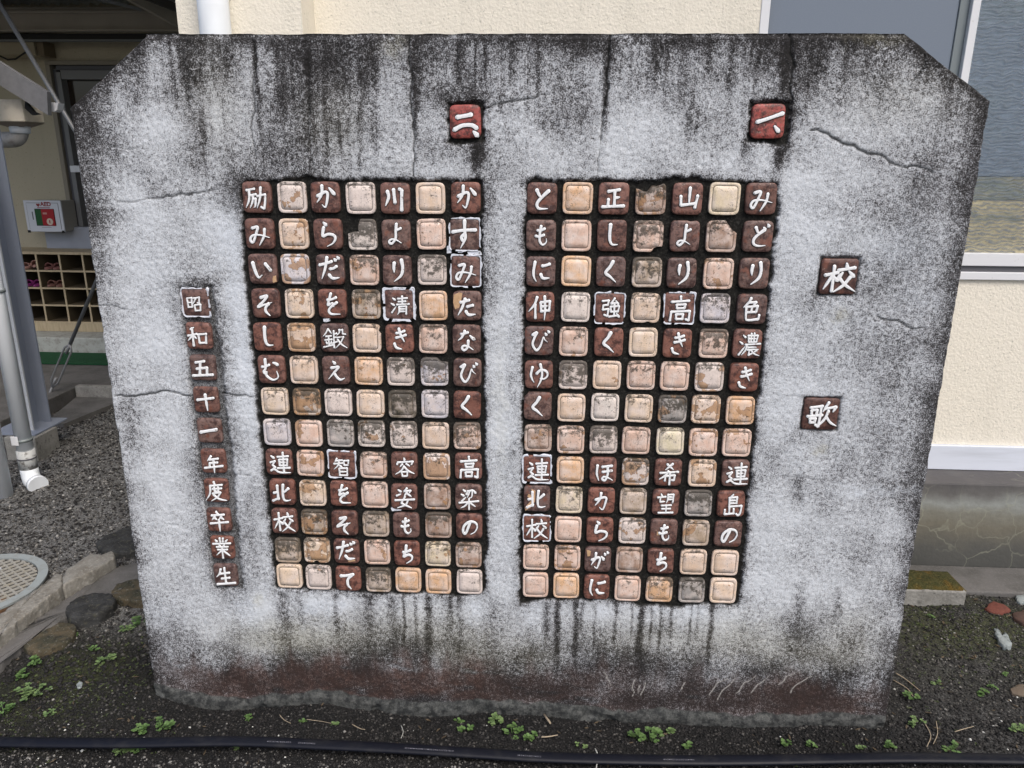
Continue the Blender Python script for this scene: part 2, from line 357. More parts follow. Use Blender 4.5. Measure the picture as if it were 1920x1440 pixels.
# base zone
bz = GZ + (fbm(GX, GZ, 5, 3, 60)-.5)*.10
base = 1-sst(.06, .20, bz)
dirt += .75*base*(.35+.65*sst(.35, .6, mid)) + .30*(1-sst(.1, .36, bz)) + .6*(1-sst(.03, .09, bz))
redx = np.interp(GX, [wp(x, 1250)[0] for x in (280, 330, 420, 620, 900, 960, 1100, 1250, 1400, 1500, 1620, 1680)], [.05, .5, .8, .95, .9, .55, .55, .3, .5, .75, .7, .2])
red = redx*sst(-.05, -.01, bz)*(1-sst(.055, .135, bz+(xs-.5)*.14))*sst(.22, .5, fbm(GX, GZ*2.5, 14, 3, 61)+.1)
foot = 1-sst(.009, .014, GZ-np.interp(GX, SLX, SLZ)-.012+(fbm(GX, GZ, 18, 3, 66)-.5)*.03)
# pale lime wash zones
white = np.zeros_like(GX)
for cx, cy, rx, ry, a in [(455,640,30,200,.9),(470,1150,40,60,1.0),(440,900,20,150,.4),(950,560,20,180,.4),(945,900,18,200,.5),(590,1140,30,25,.9),(640,1135,25,20,.6),(890,1145,25,25,.9),(1690,470,60,50,.7),(1720,560,40,30,.5),(560,800,5,5,0),(1000,1150,22,40,.5),(1125,1145,25,30,.7),(1300,1145,30,30,.7),(1240,1140,20,20,.6),(430,440,50,60,.6),(300,560,70,200,.35),(1550,700,160,250,.22),(1640,920,90,8,.6),(300,1150,60,40,.5),(330,1250,20,20,.4),(740,1250,60,12,.4),(1500,450,60,80,.2)]:
    c = wp(cx, cy); white += a*np.exp(-(((GX-c[0]+wob*3)/(rx/790))**2+((GZ-c[1]+wob*3)/(ry/790))**2))
white *= (1-mort)*(1-mortD)
olive = np.zeros_like(GX)
for cx, cy, rx, ry, a in [(610,1200,150,50,.6),(880,1230,90,50,.6),(735,90,22,16,.7),(1640,68,60,10,1.0),(1000,1230,60,40,.5),(1400,1200,120,60,.5),(800,1180,160,50,.5),(1200,1200,160,50,.45),(500,1200,120,50,.5),(400,180,60,100,.3),(1550,1230,120,40,.5),(1575,590,12,12,.8),(1540,845,12,14,.7),(620,230,60,60,.35),(480,1130,16,16,.6),(1700,180,120,60,.25),(940,780,10,200,.3),(1600,1180,80,60,.35)]:
    c = wp(cx, cy); olive += a*np.exp(-(((GX-c[0]+wob*3)/(rx/790))**2+((GZ-c[1]+wob*3)/(ry/790))**2))
# --- cracks
crack = np.zeros_like(GX); cw = np.zeros_like(GX)
def line_d(pts, jit=.0035, sub=10, seed=1):
    r = random.Random(seed); P = [wp(*p) for p in pts]; Q = [P[0]]
    for a, b in zip(P, P[1:]):
        L = math.hypot(b[0]-a[0], b[1]-a[1]); k = max(2, int(L/.012))
        for i in range(1, k+1):
            t = i/k; j = jit if i < k else 0
            Q.append((a[0]+(b[0]-a[0])*t+r.uniform(-j, j), a[1]+(b[1]-a[1])*t+r.uniform(-j, j)))
    return Q
def crack_line(pts, width, a, seed):
    global crack
    Q = line_d(pts, seed=seed); xsq = [q[0] for q in Q]; zq = [q[1] for q in Q]
    sel = (GX > min(xsq)-.02) & (GX < max(xsq)+.02) & (GZ > min(zq)-.02) & (GZ < max(zq)+.02)
    px, pz = GX[sel], GZ[sel]; d = np.full(px.shape, 1e9)
    n = len(Q)
    for i, (p, q) in enumerate(zip(Q, Q[1:])):
        ex, ez = q[0]-p[0], q[1]-p[1]; L2 = ex*ex+ez*ez+1e-12
        t = np.clip(((px-p[0])*ex+(pz-p[1])*ez)/L2, 0, 1)
        wsc = .55+.45*math.sin(math.pi*min(1, (i+1)/n*1.3))
        d = np.minimum(d, np.hypot(px-p[0]-ex*t, pz-p[1]-ez*t)/wsc)
    crack[sel] = np.maximum(crack[sel], a*np.exp(-(d/width)**2))
for i, (pts, wd, a) in enumerate([
    ([(215,742),(245,743),(290,738),(312,733),(345,742),(362,743)], .0028, 1.0), ([(415,738),(440,741),(480,743)], .0026, .9),
    ([(1520,244),(1540,247),(1570,262),(1610,280),(1650,290),(1690,312),(1720,312),(1750,325)], .0034, 1.0), ([(1720,315),(1712,345),(1708,400)], .002, .5),
    ([(1645,593),(1690,605),(1712,618),(1738,616)], .0026, .9), ([(1735,105),(1735,125),(1715,150)], .0026, .9),
    ([(1480,60),(1483,90),(1489,125),(1481,158),(1486,195)], .0036, 1.0), ([(345,110),(352,150),(360,185)], .002, .5), ([(1146,66),(1142,110),(1138,130),(1141,165),(1134,200),(1130,230),(1127,262)], .0032, 1.0),
    ([(905,205),(950,192),(990,185),(1030,178)], .0026, .8), ([(285,372),(330,366),(380,360),(410,356)], .0026, .85), ([(222,379),(255,378),(285,372)], .002, .5),
    ([(768,70),(766,110),(773,150),(771,200),(778,260),(775,330)], .0026, .95), ([(600,250),(640,247),(700,245)], .0016, .35), ([(1475,742),(1520,748),(1545,750)], .0016, .4), ([(473,75),(480,120),(474,160),(477,200),(470,240),(478,290)], .0024, .85),
    ([(175,573),(200,572),(240,580)], .0018, .5), ([(1460,893),(1510,895),(1560,905)], .0016, .4), ([(395,597),(420,597),(460,605)], .0014, .4), ([(205,275),(240,280),(270,272)], .0018, .5), ([(1118,335),(1120,300),(1128,260)], .0016, .6),
    ([(440,890),(470,892)], .0014, .4), ([(350,80),(340,130),(350,180)], .0022, .5), ([(575,110),(580,180),(577,250),(590,330)], .002, .6), ([(860,75),(857,120),(866,160),(860,200)], .0018, .6), ([(1240,70),(1236,120),(1243,170)], .0018, .5), ([(630,72),(634,120),(628,170)], .0018, .5)]):
    crack_line(pts, wd, a, i)
# light scratches near the foot
scr = np.zeros_like(GX); crack_keep = crack; crack = scr
for i, pts in enumerate([[(1330,1302),(1345,1280),(1365,1273)],[(1345,1312),(1360,1290),(1378,1272)],[(1380,1300),(1395,1280),(1418,1266)],[(1408,1300),(1420,1284),(1440,1270)],[(1460,1284),(1475,1268),(1490,1262)],[(1482,1300),(1496,1282),(1522,1268)],[(1132,1260),(1145,1285)],[(1190,1275),(1186,1305)],[(1210,1280),(1202,1308)],[(1200,1285),(1197,1300)],[(1284,1280),(1278,1292)]]):
    crack_line(pts, .0013, .9, 50+i)
scr = crack; crack = crack_keep
print('attr done')
fine = (fbm(GX, GZ, 150, 2, 70)-.5)
GY = fine*.0022 + (fbm(GX, GZ, 12, 3, 71)-.5)*.004
GY += .0075*rec + .0035*crack
GY += -.028*foot*0 - .010*(1-sst(.0, .035, GZ-np.interp(GX, SLX, SLZ)))*sst(.3, .6, fbm(GX, GZ, 16, 3, 73)+.1)
eb = np.minimum(ed, dep); GY += .006*(1-np.clip(eb/.004, 0, 1))**2
V = np.stack([GX, GY, GZ], -1).reshape(-1, 3)
idx = np.arange(NX*NZ).reshape(NZ, NX)
FQ = np.stack([idx[:-1, :-1], idx[:-1, 1:], idx[1:, 1:], idx[1:, :-1]], -1).reshape(-1, 4)
# sides, top and back: sweep the border loop back
bl = np.concatenate([idx[0, :], idx[1:, -1], idx[-1, -2::-1], idx[-2:0:-1, 0]])
B = V[bl].copy(); B[:, 1] = .20; n0 = len(V); V = np.vstack([V, B]); nb = len(bl); ar = np.arange(nb)
side = np.stack([bl, n0+ar, n0+(ar+1) % nb, bl[(ar+1) % nb]], -1)
FQ = np.vstack([FQ, side[:, ::-1]])
def pad(a): a = a.reshape(-1); return np.concatenate([a, a[bl]])
def slab_mat(m, t, n, l, p, tc):
    co = tc.outputs['Object']
    d = attr(n, 'dirt')
    g = noise_(n, l, co, 310, 2, .7); g1 = noise_(n, l, co, 95, 2, .5); g2 = noise_(n, l, co, 9, 3)
    v = math_(n, l, 'MULTIPLY', math_(n, l, 'SUBTRACT', g, .5), 2.05)
    v = math_(n, l, 'ADD', v, math_(n, l, 'MULTIPLY', math_(n, l, 'SUBTRACT', g1, .5), .9))
    v = math_(n, l, 'ADD', v, math_(n, l, 'MULTIPLY', math_(n, l, 'SUBTRACT', g2, .5), .9))
    v = math_(n, l, 'ADD', v, .855)
    v = math_(n, l, 'SUBTRACT', v, math_(n, l, 'MULTIPLY', d, .80))
    v = math_(n, l, 'ADD', v, math_(n, l, 'MULTIPLY', attr(n, 'white'), .30), True)
    c = ramp_(n, l, v, [(0, (.018, .017, .017)), (.2, (.058, .056, .059)), (.42, (.175, .177, .186)), (.62, (.41, .425, .45)), (.8, (.48, .50, .525)), (1, (.62, .65, .685))])
    c = mixc(n, l, math_(n, l, 'MULTIPLY', attr(n, 'white'), .6, True), c, mixc(n, l, v, (.20, .21, .22), (.65, .70, .77)))
    c = mixc(n, l, math_(n, l, 'MULTIPLY', attr(n, 'olive'), .6, True), c, mixc(n, l, v, (.05, .046, .03), (.50, .48, .36)))
    gr = math_(n, l, 'MULTIPLY', attr(n, 'red'), math_(n, l, 'ADD', math_(n, l, 'MULTIPLY', noise_(n, l, co, 30, 4, .7), 1.6), .05), True)
    c = mixc(n, l, gr, c, mixc(n, l, v, (.045, .028, .024), (.19, .12, .10)))
    c = mixc(n, l, math_(n, l, 'MULTIPLY', attr(n, 'foot'), .97), c, mixc(n, l, g, (.02, .022, .022), mixc(n, l, ramp_(n, l, noise_(n, l, co, 45, 4, .7), [(.4, (0, 0, 0)), (.6, (1, 1, 1))]), (.035, .037, .037), (.17, .175, .165))))
    cm = ramp_(n, l, noise_(n, l, co, 210, 3, .7), [(.3, (.004, .004, .004)), (.55, (.013, .0125, .011)), (.72, (.045, .044, .04)), (.85, (.11, .11, .10))])
    c = mixc(n, l, attr(n, 'mortar'), c, cm)
    c = mixc(n, l, math_(n, l, 'MULTIPLY', attr(n, 'mortar2'), .85), c, ramp_(n, l, g, [(.35, (.012, .012, .012)), (.6, (.06, .058, .055)), (.8, (.16, .155, .15))]))
    c = mixc(n, l, attr(n, 'scratch'), c, (.5, .48, .45))
    c = mixc(n, l, attr(n, 'crack'), c, (.006, .006, .006))
    l.new(c, p.inputs['Base Color']); p.inputs['Roughness'].default_value = .85; p.inputs['Specular IOR Level'].default_value = .2
    add_bump(n, l, co, p, [(260, .5, .002), (80, .35, .003)])
SM = mat('weathered_concrete', build=slab_mat)
MON = thing('monument', 'weathered grey concrete monument slab with cut corners set with tiles of white characters', 'monument')
slab = npmesh('slab', V, FQ, SM, MON, True, {k: pad(a) for k, a in dict(dirt=1.18*(1-np.exp(-np.clip(dirt, -.2, 3)*1.05)), white=np.clip(white, 0, 1), olive=np.clip(olive, 0, 1), red=np.clip(red, 0, 1), foot=foot, mortar=mort, mortar2=np.maximum(mortD, mortK), crack=np.clip(crack, 0, 1), scratch=np.clip(scr, 0, 1)).items()})
# ------------------------------------------------------------------ brush characters: strokes in a 0..100 tile square, y down; k = curved, a number = width
G = {
'か': 'k9;24,46 40,38 53,33 60,38 58,56 51,80 45,79 39,73;42,13 41,34 33,52 22,66;d66,20 74,29 84,41',
'カ': 'k8;28,45 46,38 60,34 68,38 65,56 58,80 50,80 44,73;48,17 46,36 38,52 27,66',
'が': 'k8;26,50 40,43 52,38 58,44 55,60 48,82 43,81 37,76;42,20 40,42 33,56 25,70;d62,34 68,40 74,48;d74,20 78,28;d84,13 88,21',
'み': 'k8;26,32 46,28 40,48 26,78 17,70 26,56 52,54 86,62;70,34 66,58 48,88',
'ど': 'k9;40,21 45,32 50,42;70,28 48,45 36,60 38,74 54,80 76,78;d66,21 71,29;d78,11 83,19',
'り': 'k10;42,24 40,38 41,56;67,14 71,42 64,66 40,86',
'き': 'k8;b40,30 54,28 70,22;b38,46 56,42 74,36;50,14 56,36 68,60;32,66 38,80 58,86',
'よ': 'k8;53,14 50,38 48,62 34,78 25,72 34,64 50,66 68,76;b52,34 60,32 67,28',
'も': 'k8;50,20 46,46 46,68 56,80 68,72 68,60;b38,34 50,34 62,28;b32,52 44,54 60,48',
'ち': 'k9;b36,42 50,40 66,33;50,14 46,40 38,60 56,52 70,58 68,74 48,88',
'し': 'k10;44,14 42,44 44,66 52,78 70,78',
'く': 'k10;56,16 46,34 32,53 48,66 68,84',
'ら': 'k9;d38,12 48,22;38,28 33,56 52,50 72,54 76,66 66,80 46,90',
'に': 'k9;30,18 25,50 27,68 35,82;b54,31 66,29 80,24;50,58 58,71 80,70',
'と': 'k10;32,24 38,36 45,48;72,26 50,46 34,66 40,82 70,82',
'び': 'k8;26,30 42,20 34,38 28,62 42,82 56,66 65,36 70,44 80,52;d71,22 76,29;d80,13 86,20',
'ゆ': 'k8;28,22 22,48 26,64 33,76;42,46 58,32 78,38 80,54 68,64 54,62;56,12 62,46 56,72 44,94',
'ほ': 'k8;29,28 27,60 35,86;b46,34 64,31 82,29;b48,53 66,50 82,47;66,32 67,62 58,84 47,80 54,71 72,76 86,84',
'す': 'k10;b8,42 46,36 88,34;50,5 50,36 52,62 36,94;48,50 39,58 44,70 53,62',
'た': 'k9;b27,38 42,35 58,30;44,26 32,58 18,82;b50,53 60,50 71,47;46,68 56,80 80,78',
'だ': 'k9;b14,34 36,29 58,22;42,8 34,44 20,80;b50,47 62,45 74,38;46,66 58,78 82,76;d67,13 73,20;d78,6 84,14',
'な': 'k8;b30,32 42,30 55,25;44,20 34,42 20,54;d62,36 70,44 79,50;56,54 54,76 42,88 33,80 42,72 58,76 74,86',
'の': 'k9;54,32 48,50 36,78 27,68 32,46 54,29 76,34 81,52 72,70 56,80',
'を': 'k8;b34,36 50,34 66,27;48,14 40,38 36,54 52,46 57,60;68,44 48,58 38,72 46,84 78,84',
'え': 'k8;d42,16 51,25;34,40 62,36 44,56 22,80;44,58 54,74 66,82 82,76',
'そ': 'k9;34,30 58,24 44,42 22,62 46,54 74,46;62,50 50,64 50,78 64,92',
'て': 'k10;b22,36 46,34 72,28;68,30 50,50 50,74 62,90',
'い': 'k10;18,28 24,56 34,78 47,70;b62,32 70,42 79,54',
'む': 'k8;b16,40 30,38 44,32;30,12 30,44 22,56 28,64 32,56 32,72 54,86 74,76 70,54;d58,24 68,27 77,33',
'川': '10;25,28 29,46 18,74;b46,22 50,64;b66,20 74,24 72,88',
'山': '9;b27,42 29,70 76,64;b82,40 75,78;56,16 55,66',
'正': '9;b30,28 68,22;b52,27 52,70;52,48 70,45;b32,52 31,74;b12,76 84,72',
'色': '7.5;44,12 36,28 20,44;40,27 62,25 52,38;b30,42 68,38 64,58;b30,42 32,80 42,86 74,82 76,68;b49,41 48,58;b31,60 64,58',
'濃': '5.5;d32,20 42,28;d22,42 34,50;22,88 42,58;b50,20 53,43;b50,21 82,19 79,42;b60,13 61,42;b70,12 70,42;51,31 80,30;b53,43 79,42;b42,52 94,47;48,53 44,72 32,88;52,61 82,59;50,69 90,66;b58,69 57,88 68,81;64,70 76,82 94,88;84,70 74,77',
'高': '7.5;b53,10 54,25;b22,29 82,24;b40,38 42,50;b40,38 70,36 67,49;b42,50 67,49;b20,92 23,62 86,58 84,90 74,86;b40,70 41,86;b40,70 64,69 62,85;b41,86 63,85',
'希': '7;64,14 38,38;44,16 68,36;b20,50 86,44;50,42 38,60 18,74;b40,60 39,80;b40,61 74,57 72,76 64,76;b56,46 56,94',
'望': '6;d30,14 34,23;b18,29 48,25;28,28 28,46 46,43;56,16 55,38 50,50;b56,17 76,15 75,48;57,26 75,25;57,35 75,34;b34,60 70,57;b36,73 68,71;b24,89 78,86;b52,58 52,88',
'連': '6.5;b46,28 88,24;b52,38 54,62;b52,38 84,36 81,61;53,49 81,48;b54,61 81,60;b44,72 92,69;b68,10 68,86;d22,24 34,33;18,50 36,44 26,60 36,68 20,80;18,82 32,76 52,88 94,88',
'島': '6.5;d56,10 48,22;b42,23 43,60;b42,24 70,21 68,46;44,34 68,33;44,45 67,44;b43,58 88,54 84,84 76,92 70,86;b28,70 27,88 62,84;b44,62 44,86;b60,66 60,84',
'強': '6.5;b24,26 46,23 43,38;b28,40 44,38;b28,40 26,55 46,52 43,76 32,72;66,16 54,34 76,31;d70,24 80,37;b53,44 55,62;b53,44 82,42 79,60;b55,61 79,60;b66,34 66,76;b48,78 80,73;d74,66 84,79',
'伸': '8;40,16 30,42 10,64;b33,40 33,88;b52,34 54,66;b52,34 84,30 81,63;54,48 81,46;b54,64 81,61;66,14 67,60 64,94',
'北': '8.5;b33,22 34,78;b18,52 34,48;b12,84 36,72;56,18 53,50 55,76 66,82 82,78;76,32 54,52',
'校': '6.5;b12,42 46,35;b32,14 33,86;32,42 12,78;d36,48 46,60;d66,12 69,24;b48,32 86,27;d58,38 48,52;d72,35 86,48;76,50 62,72 40,90;52,53 68,72 92,88',
'鍛': '5.2;30,18 20,34 10,44;30,18 42,34;b20,44 40,42;b16,57 42,54;b30,44 30,76;d20,62 24,70;d40,60 36,70;b10,82 44,74;b50,24 48,84;b50,36 60,33;50,48 60,46;b42,68 60,62;70,20 70,30 60,40;b70,22 82,20 82,34 92,36;60,48 84,45 72,66 52,86;62,54 76,72 96,84',
'容': '6;d50,18 53,28;d26,34 24,45;b26,36 84,31 78,43;44,42 34,53;58,40 72,50;50,50 38,68 16,82;50,52 66,68 88,78;b40,73 43,89;b40,73 62,71 60,88;b43,89 59,88',
'姿': '6.5;d28,20 40,28;22,44 40,36;62,12 50,28;52,24 76,21 70,32;62,26 50,48;62,33 80,46;b16,62 90,55;54,46 40,72 52,78 80,90;66,58 56,78 24,92',
'梁': '6.2;d30,18 40,26;d22,36 34,43;24,64 42,46;46,24 66,20 62,46 52,50;56,22 46,49;d70,20 78,32;d46,28 42,38;b14,70 88,62;b52,54 52,96;48,68 36,82 20,90;54,68 76,84',
'清': '5.8;d28,28 38,35;d22,46 34,53;24,78 40,56;b46,30 80,27;b48,40 74,38;b42,50 86,47;b62,21 62,49;50,57 50,74 44,84;b50,57 76,55 75,82;52,65 74,64;52,73 74,72',
'智': '5.8;32,26 24,40;b28,35 52,32;b20,47 56,43;40,32 36,52 20,68;d40,50 50,60;b58,34 59,51;b58,34 76,32 74,50;b59,51 74,50;b40,64 41,92;b40,64 70,62 69,91;41,77 69,76;b41,91 69,90',
'励': '7;b16,28 44,23;26,28 24,58 12,84;b28,44 48,40;38,43 36,62 26,84;36,56 47,54 44,78 38,82;b52,46 80,40 79,62 74,86 64,80;66,18 62,52 50,84',
'昭': '5.5;b20,34 22,68;b20,34 38,32 37,67;21,50 37,49;b22,67 37,66;b44,34 68,30 65,52 58,50;54,34 42,54;b46,59 48,80;b46,59 70,56 67,79;b48,79 67,78',
'和': '7;d34,18 20,26;b8,50 44,42;b27,24 28,88;27,48 8,68;28,48 42,60;b50,44 52,76;b50,44 80,41 77,77;b52,76 77,74',
'五': '9;b24,29 60,23;b44,27 36,78;b26,53 68,48 65,78;b8,80 88,75',
'十': '9;b16,50 82,42;50,28 52,64 54,92',
'一': '11;b14,56 44,50 80,44',
'年': '7.5;44,28 28,48;b36,43 72,38;b36,57 68,54;b36,56 34,72;b12,78 88,68;52,42 52,98',
'度': '7;b44,12 47,24;b26,30 78,24;28,28 24,62 4,92;b36,43 74,39;b44,34 45,53;b60,33 60,51;b45,53 60,51;34,62 68,56 54,76 26,94;38,66 60,84 92,90',
'卒': '7.5;b44,12 50,22;b22,29 76,24;36,32 24,48;34,38 44,47;64,30 54,45;60,36 74,46;b14,64 90,56;52,46 52,98',
'業': '6.5;b44,6 45,24;b58,6 56,23;d24,14 32,23;d76,12 67,22;b12,33 88,28;d38,35 43,43;d62,34 56,43;b26,46 76,44;b30,58 72,56;b50,44 50,96;46,62 24,82;54,62 82,84',
'生': '8;34,20 26,42 12,56;b28,42 70,36;b32,64 68,59;b10,90 90,82;b50,14 50,86',
'校大': '8;b12,46 46,38;b34,20 34,92;32,46 10,86;d36,50 48,62;d66,12 69,26;b46,32 90,24;d58,38 48,54;d74,34 90,50;80,50 64,74 38,94;52,55 70,74 98,92',
'歌': '7;b18,30 52,24;b22,38 23,50;b22,38 38,36 37,49;b12,58 54,52;b20,65 22,78;b20,65 36,63 34,76;b22,77 34,76;b48,26 48,52;b48,54 46,90 38,84;68,12 54,42;60,32 90,25 82,42;70,38 62,64 44,90;66,58 80,76 98,86',
'二、': '12;b24,37 46,34 70,30;b14,74 40,62 70,61 86,70;d76,80 89,93',
'一、': '10;b16,52 44,44 92,28;d70,64 84,80',
}
def catmull(P, k=5):
    if len(P) < 3: return P
    Q = [P[0]*2-P[1]] + P + [P[-1]*2-P[-2]]; out = []
    for i in range(1, len(Q)-2):
        p0, p1, p2, p3 = Q[i-1:i+3]
        for j in range(k):
            t = j/k
            out.append(.5*((2*p1)+(p2-p0)*t+(2*p0-5*p1+4*p2-p3)*t*t+(3*p1-p0-3*p2+p3)*t**3))
    out.append(P[-1]); return out
def strokes(ch):
    parts = G[ch].split(';'); head = parts[0]; curved = head[0] == 'k'; W = float(head.lstrip('k'))
    res = []
    for s in parts[1:]:
        kind = s[0] if s[0] in 'bd' else 'a'
        P = [Vector(tuple(map(float, q.split(',')))) for q in s.lstrip('bd').split()]
        if curved:
            res.append((kind, catmull(P), W)); continue
        cur = [P[0]]; segs = []
        for i in range(1, len(P)):
            cur.append(P[i])
            if i < len(P)-1 and (P[i]-P[i-1]).angle(P[i+1]-P[i]) > math.radians(62):
                segs.append(cur); cur = [P[i]]
        segs.append(cur)
        for q, c in enumerate(segs):
            kk = kind if q == len(segs)-1 else 'b'
            res.append((kk, catmull(c, 4) if len(c) > 2 else c, W))
    return res
def profile(kind, t):
    if kind == 'd': return .55 + .6*min(1, t*1.4) - (.35*max(0, t-.85)/.15)
    if kind == 'b': return .92 + .10*math.exp(-(t/.12)**2) - .10*math.sin(math.pi*t) + .10*math.exp(-((1-t)/.12)**2)
    return (.86+.2*math.exp(-(t/.15)**2)) * (1 - .72*max(0, (t-.55)/.45)**1.3)
def glyph_mesh(ch, hx, hz, scale=1.0, wscale=1.0, seed=0, y0=-.0024):
    """raised white brush strokes (slot 0) over a slightly wider dark film, soot and painted shade, around them (slot 1)"""
    R = random.Random(seed); v = []; f = []; mi = []; ns = 0
    def conv(p): return ((p.x-50)/50*hx*scale, (50-p.y)/50*hz*scale)
    for (kind, P, W) in strokes(ch):
        Q = [Vector(conv(p)) for p in P]
        L = [0]
        for a, b in zip(Q, Q[1:]): L.append(L[-1]+(b-a).length)
        tot = max(L[-1], 1e-6); m = max(6, int(tot/.0016))
        pts = []
        for i in range(m+1):
            d = tot*i/m; j = max(k for k in range(len(L)) if L[k] <= d+1e-9); j = min(j, len(Q)-2)
            u = (d-L[j])/max(L[j+1]-L[j], 1e-9); pts.append((Q[j].lerp(Q[j+1], u), i/m))
        w0 = W/100*hx*scale*wscale
        ns += 1
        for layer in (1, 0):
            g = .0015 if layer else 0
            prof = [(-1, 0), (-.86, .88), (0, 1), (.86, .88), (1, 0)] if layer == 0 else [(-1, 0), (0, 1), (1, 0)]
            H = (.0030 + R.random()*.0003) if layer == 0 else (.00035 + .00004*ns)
            base = len(v); K = len(prof); rows = 0
            seq = [(-1.0, 0.0)] + [(None, t) for t in range(m+1)] + [(1.0, 1.0)]
            for idx, (capd, ti) in enumerate(seq):
                if capd is None:
                    p, t = pts[ti]
                    a = pts[max(ti-1, 0)][0]; b = pts[min(ti+1, m)][0]; tg = (b-a)
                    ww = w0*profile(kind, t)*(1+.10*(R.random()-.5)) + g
                else:
                    p, t = pts[0] if capd < 0 else pts[-1]
                    a, b = (pts[0][0], pts[1][0]) if capd < 0 else (pts[-2][0], pts[-1][0]); tg = b-a
                    wr = w0*profile(kind, t)+g; p = p + tg.normalized()*capd*wr*.75; ww = wr*.42
                tg = tg.normalized() if tg.length > 1e-9 else Vector((1, 0)); nn = Vector((-tg.y, tg.x))
                for (s, h) in prof:
                    q = p+nn*s*ww
                    v.append((q.x, y0 - h*H*(1 if capd is None else .35), q.y))
                rows += 1
            for r in range(rows-1):
                for k in range(K-1):
                    a = base+r*K+k; f.append((a, a+1, a+K+1, a+K)); mi.append(layer)
    me = bpy.data.meshes.new('character'); me.from_pydata(v, [], f)
    me.polygons.foreach_set('material_index', mi); me.update()
    return me
TL = [[(482,370),(547.4,370),(609.9,370),(675.9,371.4),(740.9,372),(807,371.8),(873.4,370.8)],
 [(487,438.2),(550.8,438.8),(614.9,438.8),(679.4,440),(742.9,440.4),(808.6,439.2),(871.4,439.8)],
 [(492.8,504.3),(553.3,504.7),(619.3,505.7),(683,506.7),(744.5,507.3),(810,506.3),(873.4,508.3)],
 [(498.5,568.7),(560.9,569.7),(623,569.7),(686.5,570.8),(748.5,570.8),(812.2,573.4),(875.8,573.2)],
 [(501.6,631.6),(564.8,633.1),(627.2,633.5),(687.6,634.6),(749.1,635),(812,635.9),(875,635.9)],
 [(509.4,692.8),(569.6,694),(630,694.6),(691,696),(751.2,697.3),(814.4,697.4),(876.3,698.8)],
 [(515,752.8),(574.7,753.5),(634.1,755),(694.3,757.5),(754,758.2),(815.3,758.2),(875.7,759.7)],
 [(519.4,810.7),(578.8,813.1),(638,813.1),(696,813.5),(756.6,816),(816.8,817.8),(875.7,817.8)],
 [(523.3,866.5),(581.7,869),(641.5,870.6),(699.9,872.7),(758.1,873.1),(818.5,875.4),(878.1,874.8)],
 [(529.6,922.7),(586.3,925.2),(644,925.4),(702.1,928.3),(757.7,932),(819.6,931.5),(878.5,932.5)],
 [(533.1,977.3),(588.8,979.4),(646,981),(704.5,983.1),(761.5,984.8),(821.9,985.2),(879.6,986.7)],
 [(539.4,1032),(594.2,1032.5),(649.8,1033.8),(706.9,1035.8),(762.9,1037.9),(820.8,1039.4),(878.5,1041.5)],
 [(542.5,1080.6),(597.1,1083.1),(652.9,1085.2),(709.2,1087.9),(765.4,1088.3),(821.9,1091),(880.2,1091.5)]]
TR = [[(1016.4,371.8),(1083.3,371.8),(1150.9,372.4),(1220,372.8),(1289,372.8),(1358.6,372.8),(1426.9,372.8)],
 [(1014.4,441.2),(1080.8,441.9),(1147.3,441.9),(1215.5,443.3),(1283.9,442.9),(1352.4,443.3),(1420.9,443.3)],
 [(1014,509.3),(1080.2,508.7),(1145.3,509.3),(1213,510.7),(1278.1,512.3),(1347,513.4),(1414,512.7)],
 [(1012.8,575.4),(1079.2,576.2),(1142.9,577.8),(1210,577.8),(1273.4,577.8),(1340.9,578.4),(1409.4,579.8)],
 [(1010.6,639.1),(1075.3,641),(1141.3,641.6),(1206,642.1),(1269.9,644),(1337.8,644.4),(1401,644.8)],
 [(1010.2,702.5),(1074.4,703.4),(1138.1,703.8),(1201.9,704.4),(1265,705.7),(1330,707.2),(1395,707.8)],
 [(1008.2,761.6),(1071.2,765),(1134.4,764.4),(1197.7,766.3),(1261,767.8),(1323.4,768.1),(1388,770.4)],
 [(1008.8,822),(1070,825),(1131.6,825),(1192.6,826.6),(1256.6,828.1),(1318.7,830),(1381.5,830.6)],
 [(1006.7,879.4),(1069.1,882),(1130.7,882.6),(1191.3,885.2),(1252.8,886.3),(1316.7,887.8),(1379.1,887.4)],
 [(1006.7,934.7),(1067,938),(1127.3,939),(1187.1,940.5),(1248.2,942.3),(1309.2,943.8),(1370.5,945.1)],
 [(1006.3,990),(1065,993.3),(1124.7,994.6),(1185.4,996),(1244.6,997.6),(1304.9,1000),(1365.1,1001.5)],
 [(1004.8,1045.6),(1063.8,1047.1),(1120.8,1049.3),(1179.8,1050.5),(1238.6,1052.5),(1299.9,1054.6),(1359.3,1056)],
 [(1004.1,1097.3),(1061.6,1099),(1118.7,1101),(1176.8,1104.4),(1236,1105.9),(1296.9,1107.4),(1355.9,1108)]]
DATE = [(367.3,567.1),(373.5,629.6),(380.8,689.6),(386.7,749.4),(393.3,807.2),(400.4,864.3),(406,919.3),(410.8,974.8),(417.4,1026.3),(423.3,1078.2)]
